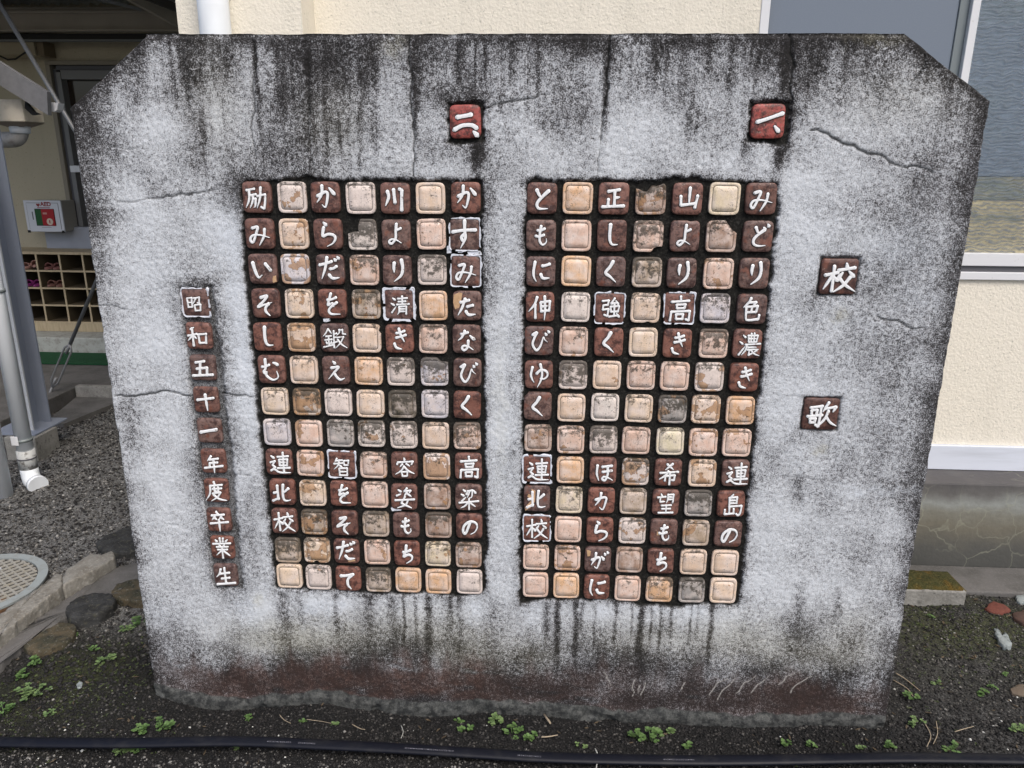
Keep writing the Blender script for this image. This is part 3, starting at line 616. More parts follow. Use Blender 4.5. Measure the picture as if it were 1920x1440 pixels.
# ================================================================== TILES
HXT, HZT = .0357, .0372
def objattr(n, name):
    a = n.new('ShaderNodeAttribute'); a.attribute_type = 'OBJECT'; a.attribute_name = name; return a.outputs['Fac']
def rndco(n, l, tc):
    oi = n.new('ShaderNodeObjectInfo'); cb = n.new('ShaderNodeCombineXYZ')
    for i, k in enumerate((61., 37., 83.)): l.new(math_(n, l, 'MULTIPLY', oi.outputs['Random'], k), cb.inputs[i])
    va = n.new('ShaderNodeVectorMath'); va.operation = 'ADD'; l.new(tc.outputs['Object'], va.inputs[0]); l.new(cb.outputs[0], va.inputs[1])
    return va.outputs[0], oi
def blank_mat(m, t, n, l, p, tc):
    co, oi = rndco(n, l, tc)
    base = oi.outputs['Color']
    sx = n.new('ShaderNodeSeparateXYZ'); l.new(tc.outputs['Object'], sx.inputs[0])
    f = noise_(n, l, co, 320, 3, .7)
    c = mixc(n, l, ramp_(n, l, f, [(.40, (0, 0, 0)), (.75, (.5, .5, .5))]), base, mixc(n, l, .45, base, (.16, .11, .08)))
    mk = noise_(n, l, co, 38, 3, .6)                        # milky glaze
    c = mixc(n, l, ramp_(n, l, mk, [(.38, (0, 0, 0)), (.68, (.7, .7, .7))]), c, (.80, .69, .63))
    a = noise_(n, l, co, 30, 3.5, .6)                      # burnt glaze runs
    th = math_(n, l, 'SUBTRACT', .74, math_(n, l, 'MULTIPLY', objattr(n, 'glaze'), .28))
    e = math_(n, l, 'SUBTRACT', a, th)
    k = math_(n, l, 'MULTIPLY', e, 60, True)
    glz = mixc(n, l, noise_(n, l, co, 70, 3), (.60, .36, .18), (.26, .12, .05))
    c = mixc(n, l, math_(n, l, 'MULTIPLY', k, .8), c, glz)
    rim = math_(n, l, 'SUBTRACT', 1, math_(n, l, 'MULTIPLY', math_(n, l, 'ABSOLUTE', math_(n, l, 'SUBTRACT', e, .008)), 75), True)
    c = mixc(n, l, math_(n, l, 'MULTIPLY', rim, .75), c, (.16, .075, .035))
    lv = noise_(n, l, co, 46, 3, .7)                         # thin dried tide lines
    tl = math_(n, l, 'SUBTRACT', 1, math_(n, l, 'MULTIPLY', math_(n, l, 'ABSOLUTE', math_(n, l, 'SUBTRACT', lv, .47)), 90), True)
    tl = math_(n, l, 'MULTIPLY', tl, ramp_(n, l, noise_(n, l, co, 20, 1), [(.45, (0, 0, 0)), (.55, (.7, .7, .7))]))
    c = mixc(n, l, tl, c, (.17, .10, .055))
    # soot and lichen, thicker towards the upper edge where water sits
    dn = noise_(n, l, co, 62, 5, .78)
    up = math_(n, l, 'MULTIPLY', sx.outputs['Z'], 3.2)
    dv = math_(n, l, 'ADD', math_(n, l, 'ADD', dn, up), math_(n, l, 'MULTIPLY', objattr(n, 'dirt'), .27))
    k = math_(n, l, 'MULTIPLY', math_(n, l, 'SUBTRACT', dv, .70), 11, True)
    c = mixc(n, l, math_(n, l, 'MULTIPLY', k, .88), c, mixc(n, l, f, (.012, .011, .010), (.09, .08, .06)))
    sp = noise_(n, l, co, 240, 2, .8)
    c = mixc(n, l, math_(n, l, 'MULTIPLY', ramp_(n, l, sp, [(.60, (0, 0, 0)), (.66, (1, 1, 1))]), ramp_(n, l, noise_(n, l, co, 24, 2), [(.48, (0, 0, 0)), (.58, (.9, .9, .9))])), c, (.03, .025, .02))
    wash = math_(n, l, 'MULTIPLY', objattr(n, 'dirt'), .22)
    c = mixc(n, l, math_(n, l, 'MULTIPLY', wash, noise_(n, l, co, 22, 2)), c, (.09, .07, .055))
    st = noise_(n, l, co, (420, 60, 30), 2, .6)
    c = mixc(n, l, ramp_(n, l, st, [(.60, (0, 0, 0)), (.72, (.35, .35, .35))]), c, (.12, .10, .09))
    l.new(c, p.inputs['Base Color']); p.inputs['Roughness'].default_value = .5; p.inputs['Specular IOR Level'].default_value = .35
    add_bump(n, l, co, p, [(300, .35, .0012), (60, .5, .003)])
BM = mat('pale_glazed_tile', build=blank_mat)
def groove_mat(m, t, n, l, p, tc):
    co, oi = rndco(n, l, tc)
    c = mixc(n, l, ramp_(n, l, noise_(n, l, co, 130, 3, .7), [(.35, (.0, .0, .0)), (.62, (.75, .75, .75))]), mixc(n, l, .55, oi.outputs['Color'], (.10, .07, .05)), (.035, .028, .022))
    l.new(c, p.inputs['Base Color']); p.inputs['Roughness'].default_value = .8
GRM = mat('dirty_groove', build=groove_mat)
def brown_mat(m, t, n, l, p, tc):
    co, oi = rndco(n, l, tc); base = oi.outputs['Color']
    f = noise_(n, l, co, 260, 3, .7)
    c = mixc(n, l, ramp_(n, l, f, [(.42, (0, 0, 0)), (.68, (.9, .9, .9))]), base, mixc(n, l, .55, base, (.30, .15, .11)))
    c = mixc(n, l, ramp_(n, l, noise_(n, l, co, 62, 4, .75), [(.46, (0, 0, 0)), (.58, (.85, .85, .85))]), c, (.050, .026, .024))
    c = mixc(n, l, ramp_(n, l, noise_(n, l, co, 34, 3, .6), [(.58, (0, 0, 0)), (.68, (.7, .7, .7))]), c, (.20, .075, .05))
    c = mixc(n, l, ramp_(n, l, noise_(n, l, co, 130, 2, .5), [(.68, (0, 0, 0)), (.76, (.6, .6, .6))]), c, (.42, .30, .24))
    l.new(c, p.inputs['Base Color']); p.inputs['Roughness'].default_value = .42; p.inputs['Specular IOR Level'].default_value = .4
    add_bump(n, l, co, p, [(220, .5, .0015), (50, .7, .004)])
BRM = mat('brown_painted_tile', build=brown_mat)
WHM = mat('white_letter_paint', (.86, .87, .88), rough=.45, spec=.4, noise=[(260, 3, .56, .72, (.46, .44, .42), .55), (70, 3, .64, .72, (.22, .16, .14), .75)])
SOOT_SHADE = mat('soot_shade_film', (.022, .014, .012), rough=.8)  # dark outline that paints shade round the strokes, along with soot
PWM = mat('white_border_paint', (.72, .75, .82), rough=.6, noise=[(130, 3, .52, .7, (.14, .14, .16), .85)], bump=[(200, .5, .002)])
CHIP = mat('bare_clay', (.58, .38, .22), rough=.7, noise=[(200, 3, .4, .7, (.35, .2, .1), .6)])
def ring(hx, hz, e, n, off, ph, jit, R, bites):
    out = []
    for i in range(n):
        a = 2*math.pi*(i+.5)/n; c, s = math.cos(a), math.sin(a)
        r = (abs(c)**e+abs(s)**e)**(-1/e)
        j = 1+jit*(math.sin(3*a+ph[0])+math.sin(5*a+ph[1])+.7*math.sin(9*a+ph[2])+.5*math.sin(14*a+ph[3]))
        x, z = hx*r*c*j*off, hz*r*s*j*off
        for (bx, bz, br) in bites:
            dx, dz = x-bx*hx, z-bz*hz; d = math.hypot(dx, dz); rr = br*hx*(1+.12*math.sin(5*a+ph[1]))*(1+.03*(1-off)*10)
            if d < rr:
                # pull the rim in towards the tile centre until it leaves the bite
                x0, z0 = x, z; t = 0
                while math.hypot(x0*(1-t)-bx*hx, z0*(1-t)-bz*hz) < rr and t < .95: t += .02
                x, z = x0*(1-t), z0*(1-t)
        out.append((x, z))
    return out
def tile_mesh(hx, hz, kind, R, bites=(), e=7.0, jit=.0035):
    n = 48; ph = [R.uniform(0, 6.28) for _ in range(4)]
    if kind == 'blank':
        io = R.uniform(.77, .82)
        prof = [(1.0, .012), (1.0, .0006), (.993, -.0006), (.978, -.0010), (io+.022, -.0011), (io+.007, -.0003), (io-.008, -.0004), (io-.022, -.0015), (.45, -.0016)]
    else:
        prof = [(1.0, .012), (1.0, .0012), (.985, -.0008), (.95, -.0020), (.72, -.0024), (.4, -.0022)]
    v = []; f = []; mi = []
    for k, (o, d) in enumerate(prof):
        ee = e if o > .9 else e*1.25
        for (x, z) in ring(hx, hz, ee, n, o, ph, jit*(1 if o > .6 else .5), R, bites): v.append((x, d, z))
    for k in range(len(prof)-1):
        for i in range(n):
            a = k*n+i; b = k*n+(i+1) % n
            f.append((a, b, b+n, a+n)); mi.append(1 if kind == 'blank' and k in (4, 5, 6) else 0)
    v.append((0, prof[-1][1]-.0001, 0)); c = len(v)-1; k0 = (len(prof)-1)*n
    for i in range(n): f.append((k0+i, k0+(i+1) % n, c)); mi.append(0)
    me = bpy.data.meshes.new('tile'); me.from_pydata(v, [], f)
    me.polygons.foreach_set('material_index', mi); me.polygons.foreach_set('use_smooth', [True]*len(f)); me.update()
    me.materials.append(BM if kind == 'blank' else BRM)
    if kind == 'blank': me.materials.append(GRM)
    return me
def border_mesh(hx, hz, R, full=1.0, wide=0.0):
    """band of white paint smeared round the tile edge"""
    n = 64; v = []; f = []
    ph = [R.uniform(0, 6) for _ in range(6)]
    for i in range(n):
        a = 2*math.pi*(i+.5)/n; c, s = math.cos(a), math.sin(a); r = (abs(c)**16+abs(s)**16)**(-1/16)
        wob = .018*math.sin(4*a+ph[0])+.02*math.sin(7*a+ph[1])+.015*math.sin(13*a+ph[2])
        for k, (o, d) in enumerate(((.985, -.0002), (1.0, -.0030), (1.05+wide+wob+R.uniform(0, .025), -.0034), (1.07+wide+wob*1.4+R.uniform(0, .03), .001))):
            v.append((hx*r*c*o, d, hz*r*s*o))
    skip = {R.randrange(n) for _ in range(4)}; skip |= {(q+1) % n for q in skip}
    for i in range(n):
        if i in skip: continue
        for k in range(3):
            a = i*4+k; b = ((i+1) % n)*4+k; f.append((a, b, b+1, a+1))
    me = bpy.data.meshes.new('paint_border'); me.from_pydata(v, [], f); me.update(); me.materials.append(PWM); return me
def flake(name, pts, hx, hz, par, m):
    """irregular patch where the paint has flaked to bare clay, a thin raised scab"""
    cx = sum(p[0] for p in pts)/len(pts); cz = sum(p[1] for p in pts)/len(pts)
    g = lambda p: ((p[0]-50)/50*hx, (50-p[1])/50*hz)
    v = [(*g(p),) for p in pts]; v = [(x, -.0028, z) for x, z in v] + [(*(lambda q: (q[0], -.0012, q[1]))(g((cx+(p[0]-cx)*1.08, cz+(p[1]-cz)*1.08))),) for p in pts]
    k = len(pts); f = [tuple(range(k))] + [(i, (i+1) % k, k+(i+1) % k, k+i) for i in range(k)]
    return mesh(name, v, f, m, par)
BLANK = {'c': (.80, .60, .45), 'p': (.76, .53, .42), 'o': (.78, .49, .29), 'w': (.80, .69, .63), 'l': (.68, .65, .69), 'g': (.40, .38, .36), 't': (.48, .37, .27), 'b': (.42, .28, .21), 'y': (.80, .67, .48), 'd': (.17, .145, .11)}
LB = ['-- w36 -- w40 -- c20 --', '-- c17 -- w91 -- p30 --', '-- l28 -- p64 -- w71 --', '-- c45 -- t76 -- o21 --', '-- c38 -- c31 -- p62 --', '-- c41 -- o34 w73 l93 --', 'c41 t79 w40 c21 d80 l41 --', 'l40 p35 g62 w85 w74 c31 p85', '-- p36 -- p54 -- w39 --', '-- c46 -- p41 -- b44 --', '-- t88 -- t60 -- b74 --', 't80 c56 -- p44 -- y54 b55', 'c10 w40 -- t80 o21 o10 w41']
RB = ['-- o10 -- b87 -- y00 --', '-- p21 -- p73 -- b52 --', '-- o01 -- t70 -- p36 --', '-- w42 -- c51 -- l63 --', '-- p43 -- c21 -- p80 --', '-- w95 c33 p52 p43 w47 --', '-- c21 w41 c43 g86 c47 o15', 'b45 p55 w81 p40 y41 p35 p24', '-- o10 -- w67 -- c36 --', '-- y53 -- t41 -- g81 --', '-- p10 -- w46 -- t46 --', 'p32 p46 -- b30 -- c30 c20', 'p10 o10 -- p41 o62 g70 c00']
LT = {0: '励みいそしむ  連北校  ', 2: 'からだを鍛え  智をそだて', 4: '川より清き   容姿もち ', 6: 'かすみたなびく 高梁の  '}
RT = {0: 'ともに伸びゆく 連北校  ', 2: '正しく強く   ほカらがに', 4: '山より高き   希望もち ', 6: 'みどり色濃き  連島の  '}
BORD = {('L', 1, 6), ('L', 2, 6), ('L', 3, 4), ('L', 8, 2), ('R', 3, 4), ('R', 3, 2), ('R', 8, 0), ('R', 10, 0)}
BITES = {('L', 1, 3): [(-1.0, .95, .95)], ('R', 0, 3): [(-.45, 1.25, .75), (.0, 1.5, .8)], ('R', 1, 5): [(.95, .95, .62)], ('R', 1, 3): [(.85, -1.05, .5)], ('L', 0, 1): [(-.9, 1.15, .25)], ('R', 4, 2): [(.1, 1.15, .25)], ('R', 3, 3): [(.2, -1.2, .28)],
         ('L', 11, 1): [(-.1, -1.12, .28)], ('R', 6, 0): [(-1.15, .95, .35)], ('L', 5, 5): [(.6, 1.15, .45)], ('R', 1, 4): [(.35, 1.2, .3)], ('L', 4, 3): [(1.15, .6, .25)]}
FLAKES = {('R', 9, 0): [[(30, 12), (44, 20), (42, 60), (26, 86), (8, 96), (6, 84), (24, 62), (30, 52), (14, 42), (18, 32), (28, 36)]], ('L', 3, 6): [[(4, 14), (22, 6), (34, 8), (30, 30), (22, 56), (8, 62), (2, 40)]],
          ('L', 2, 0): [[(86, 74), (96, 72), (96, 92), (84, 96), (82, 84)]], ('R', 10, 4): [[(24, 48), (34, 50), (34, 62), (24, 62)]], ('R', 11, 2): [[(6, 10), (22, 14), (20, 34), (10, 36)]], ('L', 11, 2): [[(50, 70), (76, 78), (84, 88), (56, 92)]]}
SPECIALW = {'清': .95}
tiles = []
def place_tile(px, py, ch=None, code=None, hx=HXT, hz=HZT, key=None, base=None, e=7.0, border=False, ys=0.0):
    R = random.Random(hash((round(px), round(py))) % 99991)
    c = wp(px, py); bites = BITES.get(key, [])
    if border: e = 14
    me = tile_mesh(hx*R.uniform(.985, 1.015), hz*R.uniform(.985, 1.01), 'blank' if code else 'letter', R, bites, e)
    o = link('tile', me, None, MON, (c[0], ys, c[1]))
    o.rotation_euler = (R.gauss(0, .007), R.gauss(0, .010), R.gauss(0, .007))
    if code:
        b = BLANK[code[0]]; j = R.uniform(.92, 1.06); o.color = (*[min(.8, q*j) for q in b], 1)
        o['dirt'] = int(code[1])/9; o['glaze'] = int(code[2])/9
    else:
        b = base or R.choice([(.195, .098, .080), (.170, .108, .096), (.140, .100, .094), (.215, .095, .072), (.155, .082, .068), (.175, .118, .104)])
        j = R.uniform(.9, 1.12); o.color = (*[q*j for q in b], 1)
        g = glyph_mesh(ch, hx, hz, 1.0, 1.26, R.randint(0, 999)); g.materials.append(WHM); g.materials.append(SOOT_SHADE)
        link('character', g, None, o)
        if border: link('paint_border', border_mesh(hx, hz, R, wide={'清': .075, '連': .03}.get(ch, 0.0)), None, o)
        for fl in FLAKES.get(key, []): flake('bare_patch', fl, hx, hz, o, CHIP)
    if ch: o['label'] = ('brown' if not base else 'red') + ' tile with the white character ' + ch.replace('大', '').replace('カ', 'か')
    if border: o['label'] += ' edged in white paint'
    return o
for (tagk, T, B, TXT) in (('L', TL, LB, LT), ('R', TR, RB, RT)):
    for i in range(13):
        codes = B[i].split()
        for j in range(7):
            x, y = T[i][j]; ch = TXT[j][i] if j in TXT and i < len(TXT[j]) else ' '
            if ch != ' ': place_tile(x, y, ch=ch, key=(tagk, i, j), border=(tagk, i, j) in BORD)
            else: place_tile(x, y, code=codes[j], key=(tagk, i, j))
for (x, y), ch in zip(DATE, '昭和五十一年度卒業生'):
    place_tile(x, y, ch=ch, hx=.0335, hz=.0350, base=None, e=9, border=ch == '昭', key=('D', ch))
place_tile(872.5, 228.1, ch='二、', hx=.0365, hz=.0375, base=(.34, .070, .062))
place_tile(1440, 227.5, ch='一、', hx=.0375, hz=.0385, base=(.34, .070, .062))
place_tile(1572.5, 518.5, ch='校大', hx=.0440, hz=.0425, e=22, base=(.085, .045, .040))
place_tile(1538.5, 776, ch='歌', hx=.0440, hz=.0420, e=22, base=(.085, .045, .040))
for o in MON.children:
    if 'label' in o and ('校' in o['label'] or '歌' in o['label']) and o.location.x > .6:
        o['label'] = 'square dark brown tile with the white character ' + ('校' if '校' in o['label'] else '歌')
# smears of white paint left in the joints
def smear(pts, name='paint_smear'):
    P = [wp(*p) for p in pts]; cx = sum(p[0] for p in P)/len(P); cz = sum(p[1] for p in P)/len(P); k = len(P)
    v = [(p[0]-cx, -.001, p[1]-cz) for p in P]+[((p[0]-cx)*1.05, .009, (p[1]-cz)*1.05) for p in P]
    f = [tuple(range(k))]+[(i, (i+1) % k, k+(i+1) % k, k+i) for i in range(k)]
    mesh(name, v, f, PWM, MON, (cx, 0, cz))
smear([(876, 472), (900, 471), (903, 478), (880, 480)]); smear([(838, 462), (845, 460), (846, 474), (838, 475)])
smear([(733, 953), (745, 950), (756, 951), (752, 957), (735, 958)]); smear([(858, 470), (869, 470), (867, 474), (859, 474)])
smear([(606, 598), (617, 597), (618, 602), (612, 604), (607, 603)])
# ================================================================== SCHOOL BUILDING BEHIND
def roughcast(name, col, dark, s=1.0):
    def bld(m, t, n, l, p, tc):
        co = tc.outputs['Object']
        c = mixc(n, l, ramp_(n, l, noise_(n, l, co, 130*s, 3, .6), [(.62, (0, 0, 0)), (.70, (.7, .7, .7))]), col, dark)
        c = mixc(n, l, ramp_(n, l, noise_(n, l, co, (9, 9, .9), 4, .65), [(.5, (0, 0, 0)), (.75, (.22, .22, .22))]), c, dark)
        l.new(c, p.inputs['Base Color']); p.inputs['Roughness'].default_value = .75
        add_bump(n, l, co, p, [(120*s, .55, .005), (45*s, .22, .005)])
    return mat(name, build=bld)
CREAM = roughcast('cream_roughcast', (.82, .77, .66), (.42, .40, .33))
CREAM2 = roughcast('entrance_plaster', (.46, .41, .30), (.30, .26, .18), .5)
WPAINT = mat('white_paint', (.66, .70, .78), rough=.5, noise=[((3, 3, 30), 3, .5, .75, (.5, .53, .58), .6)])
ALU = mat('white_aluminium', (.74, .75, .77), rough=.35, spec=.5, noise=[(60, 3, .66, .74, (.35, .33, .30), .6)])
ALUD = mat('dark_rail', (.10, .10, .11), rough=.4)
def found_mat(m, t, n, l, p, tc):
    co = tc.outputs['Object']; sx = n.new('ShaderNodeSeparateXYZ'); l.new(co, sx.inputs[0])
    h = math_(n, l, 'ADD', sx.outputs['Z'], math_(n, l, 'MULTIPLY', math_(n, l, 'SUBTRACT', noise_(n, l, co, 7, 3), .5), .12))
    c = ramp_(n, l, math_(n, l, 'ADD', math_(n, l, 'MULTIPLY', h, 2.2), .5, True), [(.05, (.045, .048, .048)), (.38, (.095, .095, .088)), (.60, (.19, .175, .135)), (.72, (.24, .235, .195)), (.80, (.34, .36, .34)), (.90, (.16, .155, .15)), (1, (.10, .095, .10))])
    c = mixc(n, l, math_(n, l, 'MULTIPLY', noise_(n, l, co, 40, 4, .7), .5), c, (.07, .07, .06))
    vo = n.new('ShaderNodeTexVoronoi'); vo.feature = 'DISTANCE_TO_EDGE'; vo.inputs['Scale'].default_value = 6.5
    wv = n.new('ShaderNodeVectorMath'); wv.operation = 'ADD'; nz = n.new('ShaderNodeTexNoise'); nz.inputs['Scale'].default_value = 9; nz.inputs['Detail'].default_value = 3; l.new(co, nz.inputs[0])
    sc = n.new('ShaderNodeVectorMath'); sc.operation = 'SCALE'; sc.inputs[3].default_value = .16; l.new(nz.outputs[1], sc.inputs[0]); l.new(co, wv.inputs[0]); l.new(sc.outputs[0], wv.inputs[1]); l.new(wv.outputs[0], vo.inputs['Vector'])
    k = math_(n, l, 'MULTIPLY', math_(n, l, 'SUBTRACT', 1, math_(n, l, 'MULTIPLY', vo.outputs['Distance'], 38), True), .38)
    k = math_(n, l, 'MULTIPLY', k, ramp_(n, l, noise_(n, l, co, 4, 2), [(.4, (0, 0, 0)), (.55, (1, 1, 1))]))
    c = mixc(n, l, k, c, (.36, .37, .28))
    l.new(c, p.inputs['Base Color']); p.inputs['Roughness'].default_value = .7
    add_bump(n, l, co, p, [(60, .4, .004)])
FOUND = mat('stained_foundation_render', build=found_mat)
CONC = mat('concrete', (.26, .255, .235), rough=.9, noise=[(14, 4, .4, .7, (.15, .145, .13), .8), (120, 3, .45, .75, (.36, .35, .33), .5), (45, 4, .58, .7, (.06, .06, .055), .7)], bump=[(90, .6, .004), (20, .4, .008)])
CONCD = mat('damp_concrete', (.125, .12, .115), rough=.85, noise=[(9, 4, .4, .7, (.07, .068, .062), .9), (150, 3, .5, .8, (.20, .195, .185), .5)], bump=[(110, .5, .003)])
PIPEW = mat('white_pvc', (.80, .84, .87), rough=.38, spec=.45, noise=[((9, 9, 3), 3, .5, .8, (.5, .52, .54), .5)])
SB = thing('school_building', 'cream roughcast school wall with white window and stained concrete foundation behind the monument', 'building', (0, 1, 0))
YW = 1.0
WX0, WX1, WZ0, WZ1 = .735, 6.0, 1.105, 3.05
box('wall', (-.84, YW, .455), (WX0, YW+.16, 3.6), CREAM, SB)
box('wall', (WX0, YW, .455), (WX1, YW+.16, WZ0), CREAM, SB)
box('wall', (WX0, YW, WZ1), (WX1, YW+.16, 3.6), CREAM, SB)
box('wall', (-1.262, .852, .0), (-.838, YW+.16, 3.6), CREAM, SB)           # corner pier, stands proud
box('wall', (-1.262, YW+.16, .0), (-1.10, 4.1, 3.6), CREAM, SB)            # return wall beside the passage
fo = box('foundation', (-.835, .857, -.1), (6.0, YW+.158, .352), FOUND, SB, .008)
box('base_board', (-.836, YW-.016, .354), (6.0, YW+.1, .454), WPAINT, SB, .002)
box('eaves', (-1.8, .35, 3.6), (6.0, 4.3, 3.72), CONC, SB)
# window: frame, mullions, panes
def part_of(parent, name, a, b, m, bev=0.0):
    c = Vector([(p+q)/2 for p, q in zip(a, b)]); h = [abs(q-p)/2 for p, q in zip(a, b)]
    v, f = boxes([([-q for q in h], h)]); wl = Vector(parent.location) + (Vector(parent.parent.location) if parent.parent else Vector())
    o = mesh(name, v, f, m, parent, c-wl)
    if bev: bevel(o, bev)
    return o
win = box('window', (WX0, YW-.012, WZ0+.0), (WX1, YW+.05, WZ0+.028), ALU, SB, .002)      # outer sill profile carries the rest
part_of(win, 'rail', (WX0, YW+.004, WZ0+.028), (WX1, YW+.05, WZ0+.050), ALUD)
part_of(win, 'frame', (WX0, YW-.004, WZ0+.050), (WX1, YW+.045, WZ0+.096), ALU, .002)
part_of(win, 'frame', (WX0-.03, YW-.004, WZ0+.03), (WX0, YW+.05, WZ1), ALU, .002)
part_of(win, 'mullion', (1.405, YW-.002, WZ0+.097), (1.432, YW+.045, WZ1), ALU, .002)
part_of(win, 'mullion', (1.372, YW+.016, WZ0+.097), (1.404, YW+.05, WZ1), mat('grey_stile', (.20, .23, .24), rough=.4), .002)
part_of(win, 'mullion', (3.2, YW-.002, WZ0+.097), (3.24, YW+.045, WZ1), ALU, .002)
def glass_mat(m, t, n, l, p, tc):
    co = tc.outputs['Object']
    wv = n.new('ShaderNodeTexWave'); wv.inputs['Scale'].default_value = 1.0; wv.bands_direction = 'Z'; wv.inputs['Distortion'].default_value = 9; wv.inputs['Detail'].default_value = 2; wv.inputs['Detail Scale'].default_value = 1.6
    mp = n.new('ShaderNodeMapping'); mp.inputs['Scale'].default_value = (16, 16, 24); l.new(co, mp.inputs[0]); l.new(mp.outputs[0], wv.inputs[0])
    b = n.new('ShaderNodeBump'); b.inputs['Strength'].default_value = .10; b.inputs['Distance'].default_value = .003; l.new(wv.outputs[0], b.inputs['Height'])
    p.inputs['Base Color'].default_value = (.17, .205, .25, 1); p.inputs['Roughness'].default_value = .16; p.inputs['Specular IOR Level'].default_value = .6
    l.new(b.outputs[0], p.inputs['Normal'])
    tr = n.new('ShaderNodeBsdfTransparent'); tr.inputs[0].default_value = (.96, .97, .96, 1)
    ms = n.new('ShaderNodeMixShader')
    l.new(math_(n, l, 'ADD', math_(n, l, 'MULTIPLY', math_(n, l, 'POWER', wv.outputs[0], 1.6), .45), .10), ms.inputs[0])
    l.new(tr.outputs[0], ms.inputs[1]); l.new(p.outputs[0], ms.inputs[2])
    l.new(ms.outputs[0], n['Material Output'].inputs[0])
GL = mat('figured_glass', build=glass_mat)
GL2 = mat('film_covered_glass', (.165, .20, .255), rough=.30, spec=.5, noise=[(300, 2, .45, .7, (.20, .235, .28), .5)])
part_of(win, 'pane', (WX0+.001, YW+.022, WZ0+.097), (1.371, YW+.028, WZ1), GL2)
part_of(win, 'pane', (1.433, YW+.018, WZ0+.097), (3.199, YW+.024, WZ1), GL)
part_of(win, 'pane', (3.241, YW+.018, WZ0+.097), (WX1, YW+.024, WZ1), GL)
# panels added behind the figured glass imitate its sky and cream reflections; room wall behind
box('sky_tone_panel', (1.434, YW+.0285, 1.472), (WX1, YW+.105, 3.2), mat('blue_grey_sky_tone', (.36, .43, .55), rough=.8, noise=[((.6, .6, 2.2), 2, .42, .58, (.40, .47, .46), .9)]), SB)
box('blend_panel', (1.434, YW+.0285, 1.391), (WX1, YW+.10, 1.47), mat('grey_green_blend', (.42, .45, .40), rough=.8, noise=[((5, 5, 16), 3, .42, .6, (.62, .56, .40), .8)]), SB)  # added band that blends the two reflected tones
box('cream_tone_panel', (1.434, YW+.0285, .9), (WX1, YW+.5, 1.388), mat('cream_reflection_tone', (.95, .80, .52), rough=.6, noise=[((5, 5, 13), 2, .54, .62, (.30, .33, .28), .8)]), SB)
box('wall', (.6, YW+.6, .4), (WX1, YW+.7, 3.2), mat('room_wall', (.5, .5, .42)), SB)
# drainpipe on the pier
DP = thing('drainpipe', 'white plastic drainpipe fixed to the cream pier behind the upper left of the monument', 'pipe', (-1.112, .80, 0))
tube('pipe', [(-1.112, .797, .0), (-1.112, .797, 3.6)], .050, PIPEW, DP, 24)
for z in (.5, 1.5, 2.6): tube('bracket', [(-1.112, .797, z), (-1.112, .797, z+.03)], .054, ALU, DP, 24)
# concrete apron beside the foundation
ap = mesh('concrete_apron', [(-1.0, .64, -.09), (6, .74, -.09), (6, .857, -.09), (-1.0, .857, -.09), (-1.0, .64, -.004), (6, .74, -.004), (6, .856, .002), (-1.0, .856, .002)], [(0, 3, 2, 1), (4, 5, 6, 7), (0, 1, 5, 4), (1, 2, 6, 5), (2, 3, 7, 6), (3, 0, 4, 7)], CONCD)
ap['kind'] = 'structure'; bevel(ap, .006)

# ================================================================== ENTRANCE ACROSS THE YARD
YE = 4.10
EW = thing('entrance_building', 'shaded cream entrance wall with a brown glazed door on the left behind the monument', 'building', (-3.6, YE, 0))
xa, xb = onY(10, 400, YE)[0], onY(107, 250, YE)[0]
zd = onY(108, 122, YE)[2]
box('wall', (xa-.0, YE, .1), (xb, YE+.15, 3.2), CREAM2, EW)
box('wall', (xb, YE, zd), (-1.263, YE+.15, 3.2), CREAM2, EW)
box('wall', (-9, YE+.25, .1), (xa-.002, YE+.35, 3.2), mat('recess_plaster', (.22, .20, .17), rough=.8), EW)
DFR = mat('bronze_frame', (.26, .23, .18), rough=.4); DALU = mat('grey_door_frame', (.20, .20, .20), rough=.4)
dr = box('door', (xb+.10, YE+.07, .86), (-1.263, YE+.08, zd-.10), mat('dark_brown_glass', (.028, .018, .012), rough=.12, spec=.6), EW)
part_of(dr, 'frame', (xb, YE-.02, .75), (xb+.035, YE+.10, zd), DFR, .003)
part_of(dr, 'frame', (xb+.036, YE+.01, .75), (xb+.062, YE+.10, zd-.03), ALUD, .002)
part_of(dr, 'frame', (xb+.064, YE-.005, .75), (xb+.10, YE+.10, zd-.05), DALU, .003)
part_of(dr, 'frame', (xb, YE-.021, zd), (-1.263, YE+.10, zd+.03), DFR, .003)
part_of(dr, 'frame', (xb+.10, YE+.0, zd-.10), (-1.263, YE+.12, zd-.035), DALU, .003)
part_of(dr, 'frame', (xb+.063, YE+.01, zd-.034), (-1.263, YE+.12, zd-.001), ALUD, .002)
part_of(dr, 'rail', (xb+.064, YE-.008, 1.42), (-1.263, YE+.10, 1.47), ALU, .003)
box('window_frame', (xa-.35, YE+.10, .75), (xa-.03, YE+.20, 1.15), mat('pale_blue_panel', (.42, .50, .55), rough=.5), EW, .004)
box('window_frame', (xa-.35, YE+.09, 1.50), (xa-.03, YE+.20, 1.56), ALU, EW, .003)
box('lower_panel', (onY(95, 450, YE)[0], YE-.06, .83), (-1.263, YE-.001, 1.0), mat('grey_board', (.34, .36, .41), rough=.6, noise=[(8, 2, .4, .7, (.28, .30, .34), .6)]), EW, .003)
box('step', (-9, 3.60, .0), (-1.263, YE+.3, .20), mat('step_concrete', (.42, .43, .40), rough=.8, noise=[(18, 4, .45, .7, (.26, .25, .22), .8), (60, 3, .6, .7, (.14, .11, .08), .8)], bump=[(50, .5, .004)]), EW, .01)
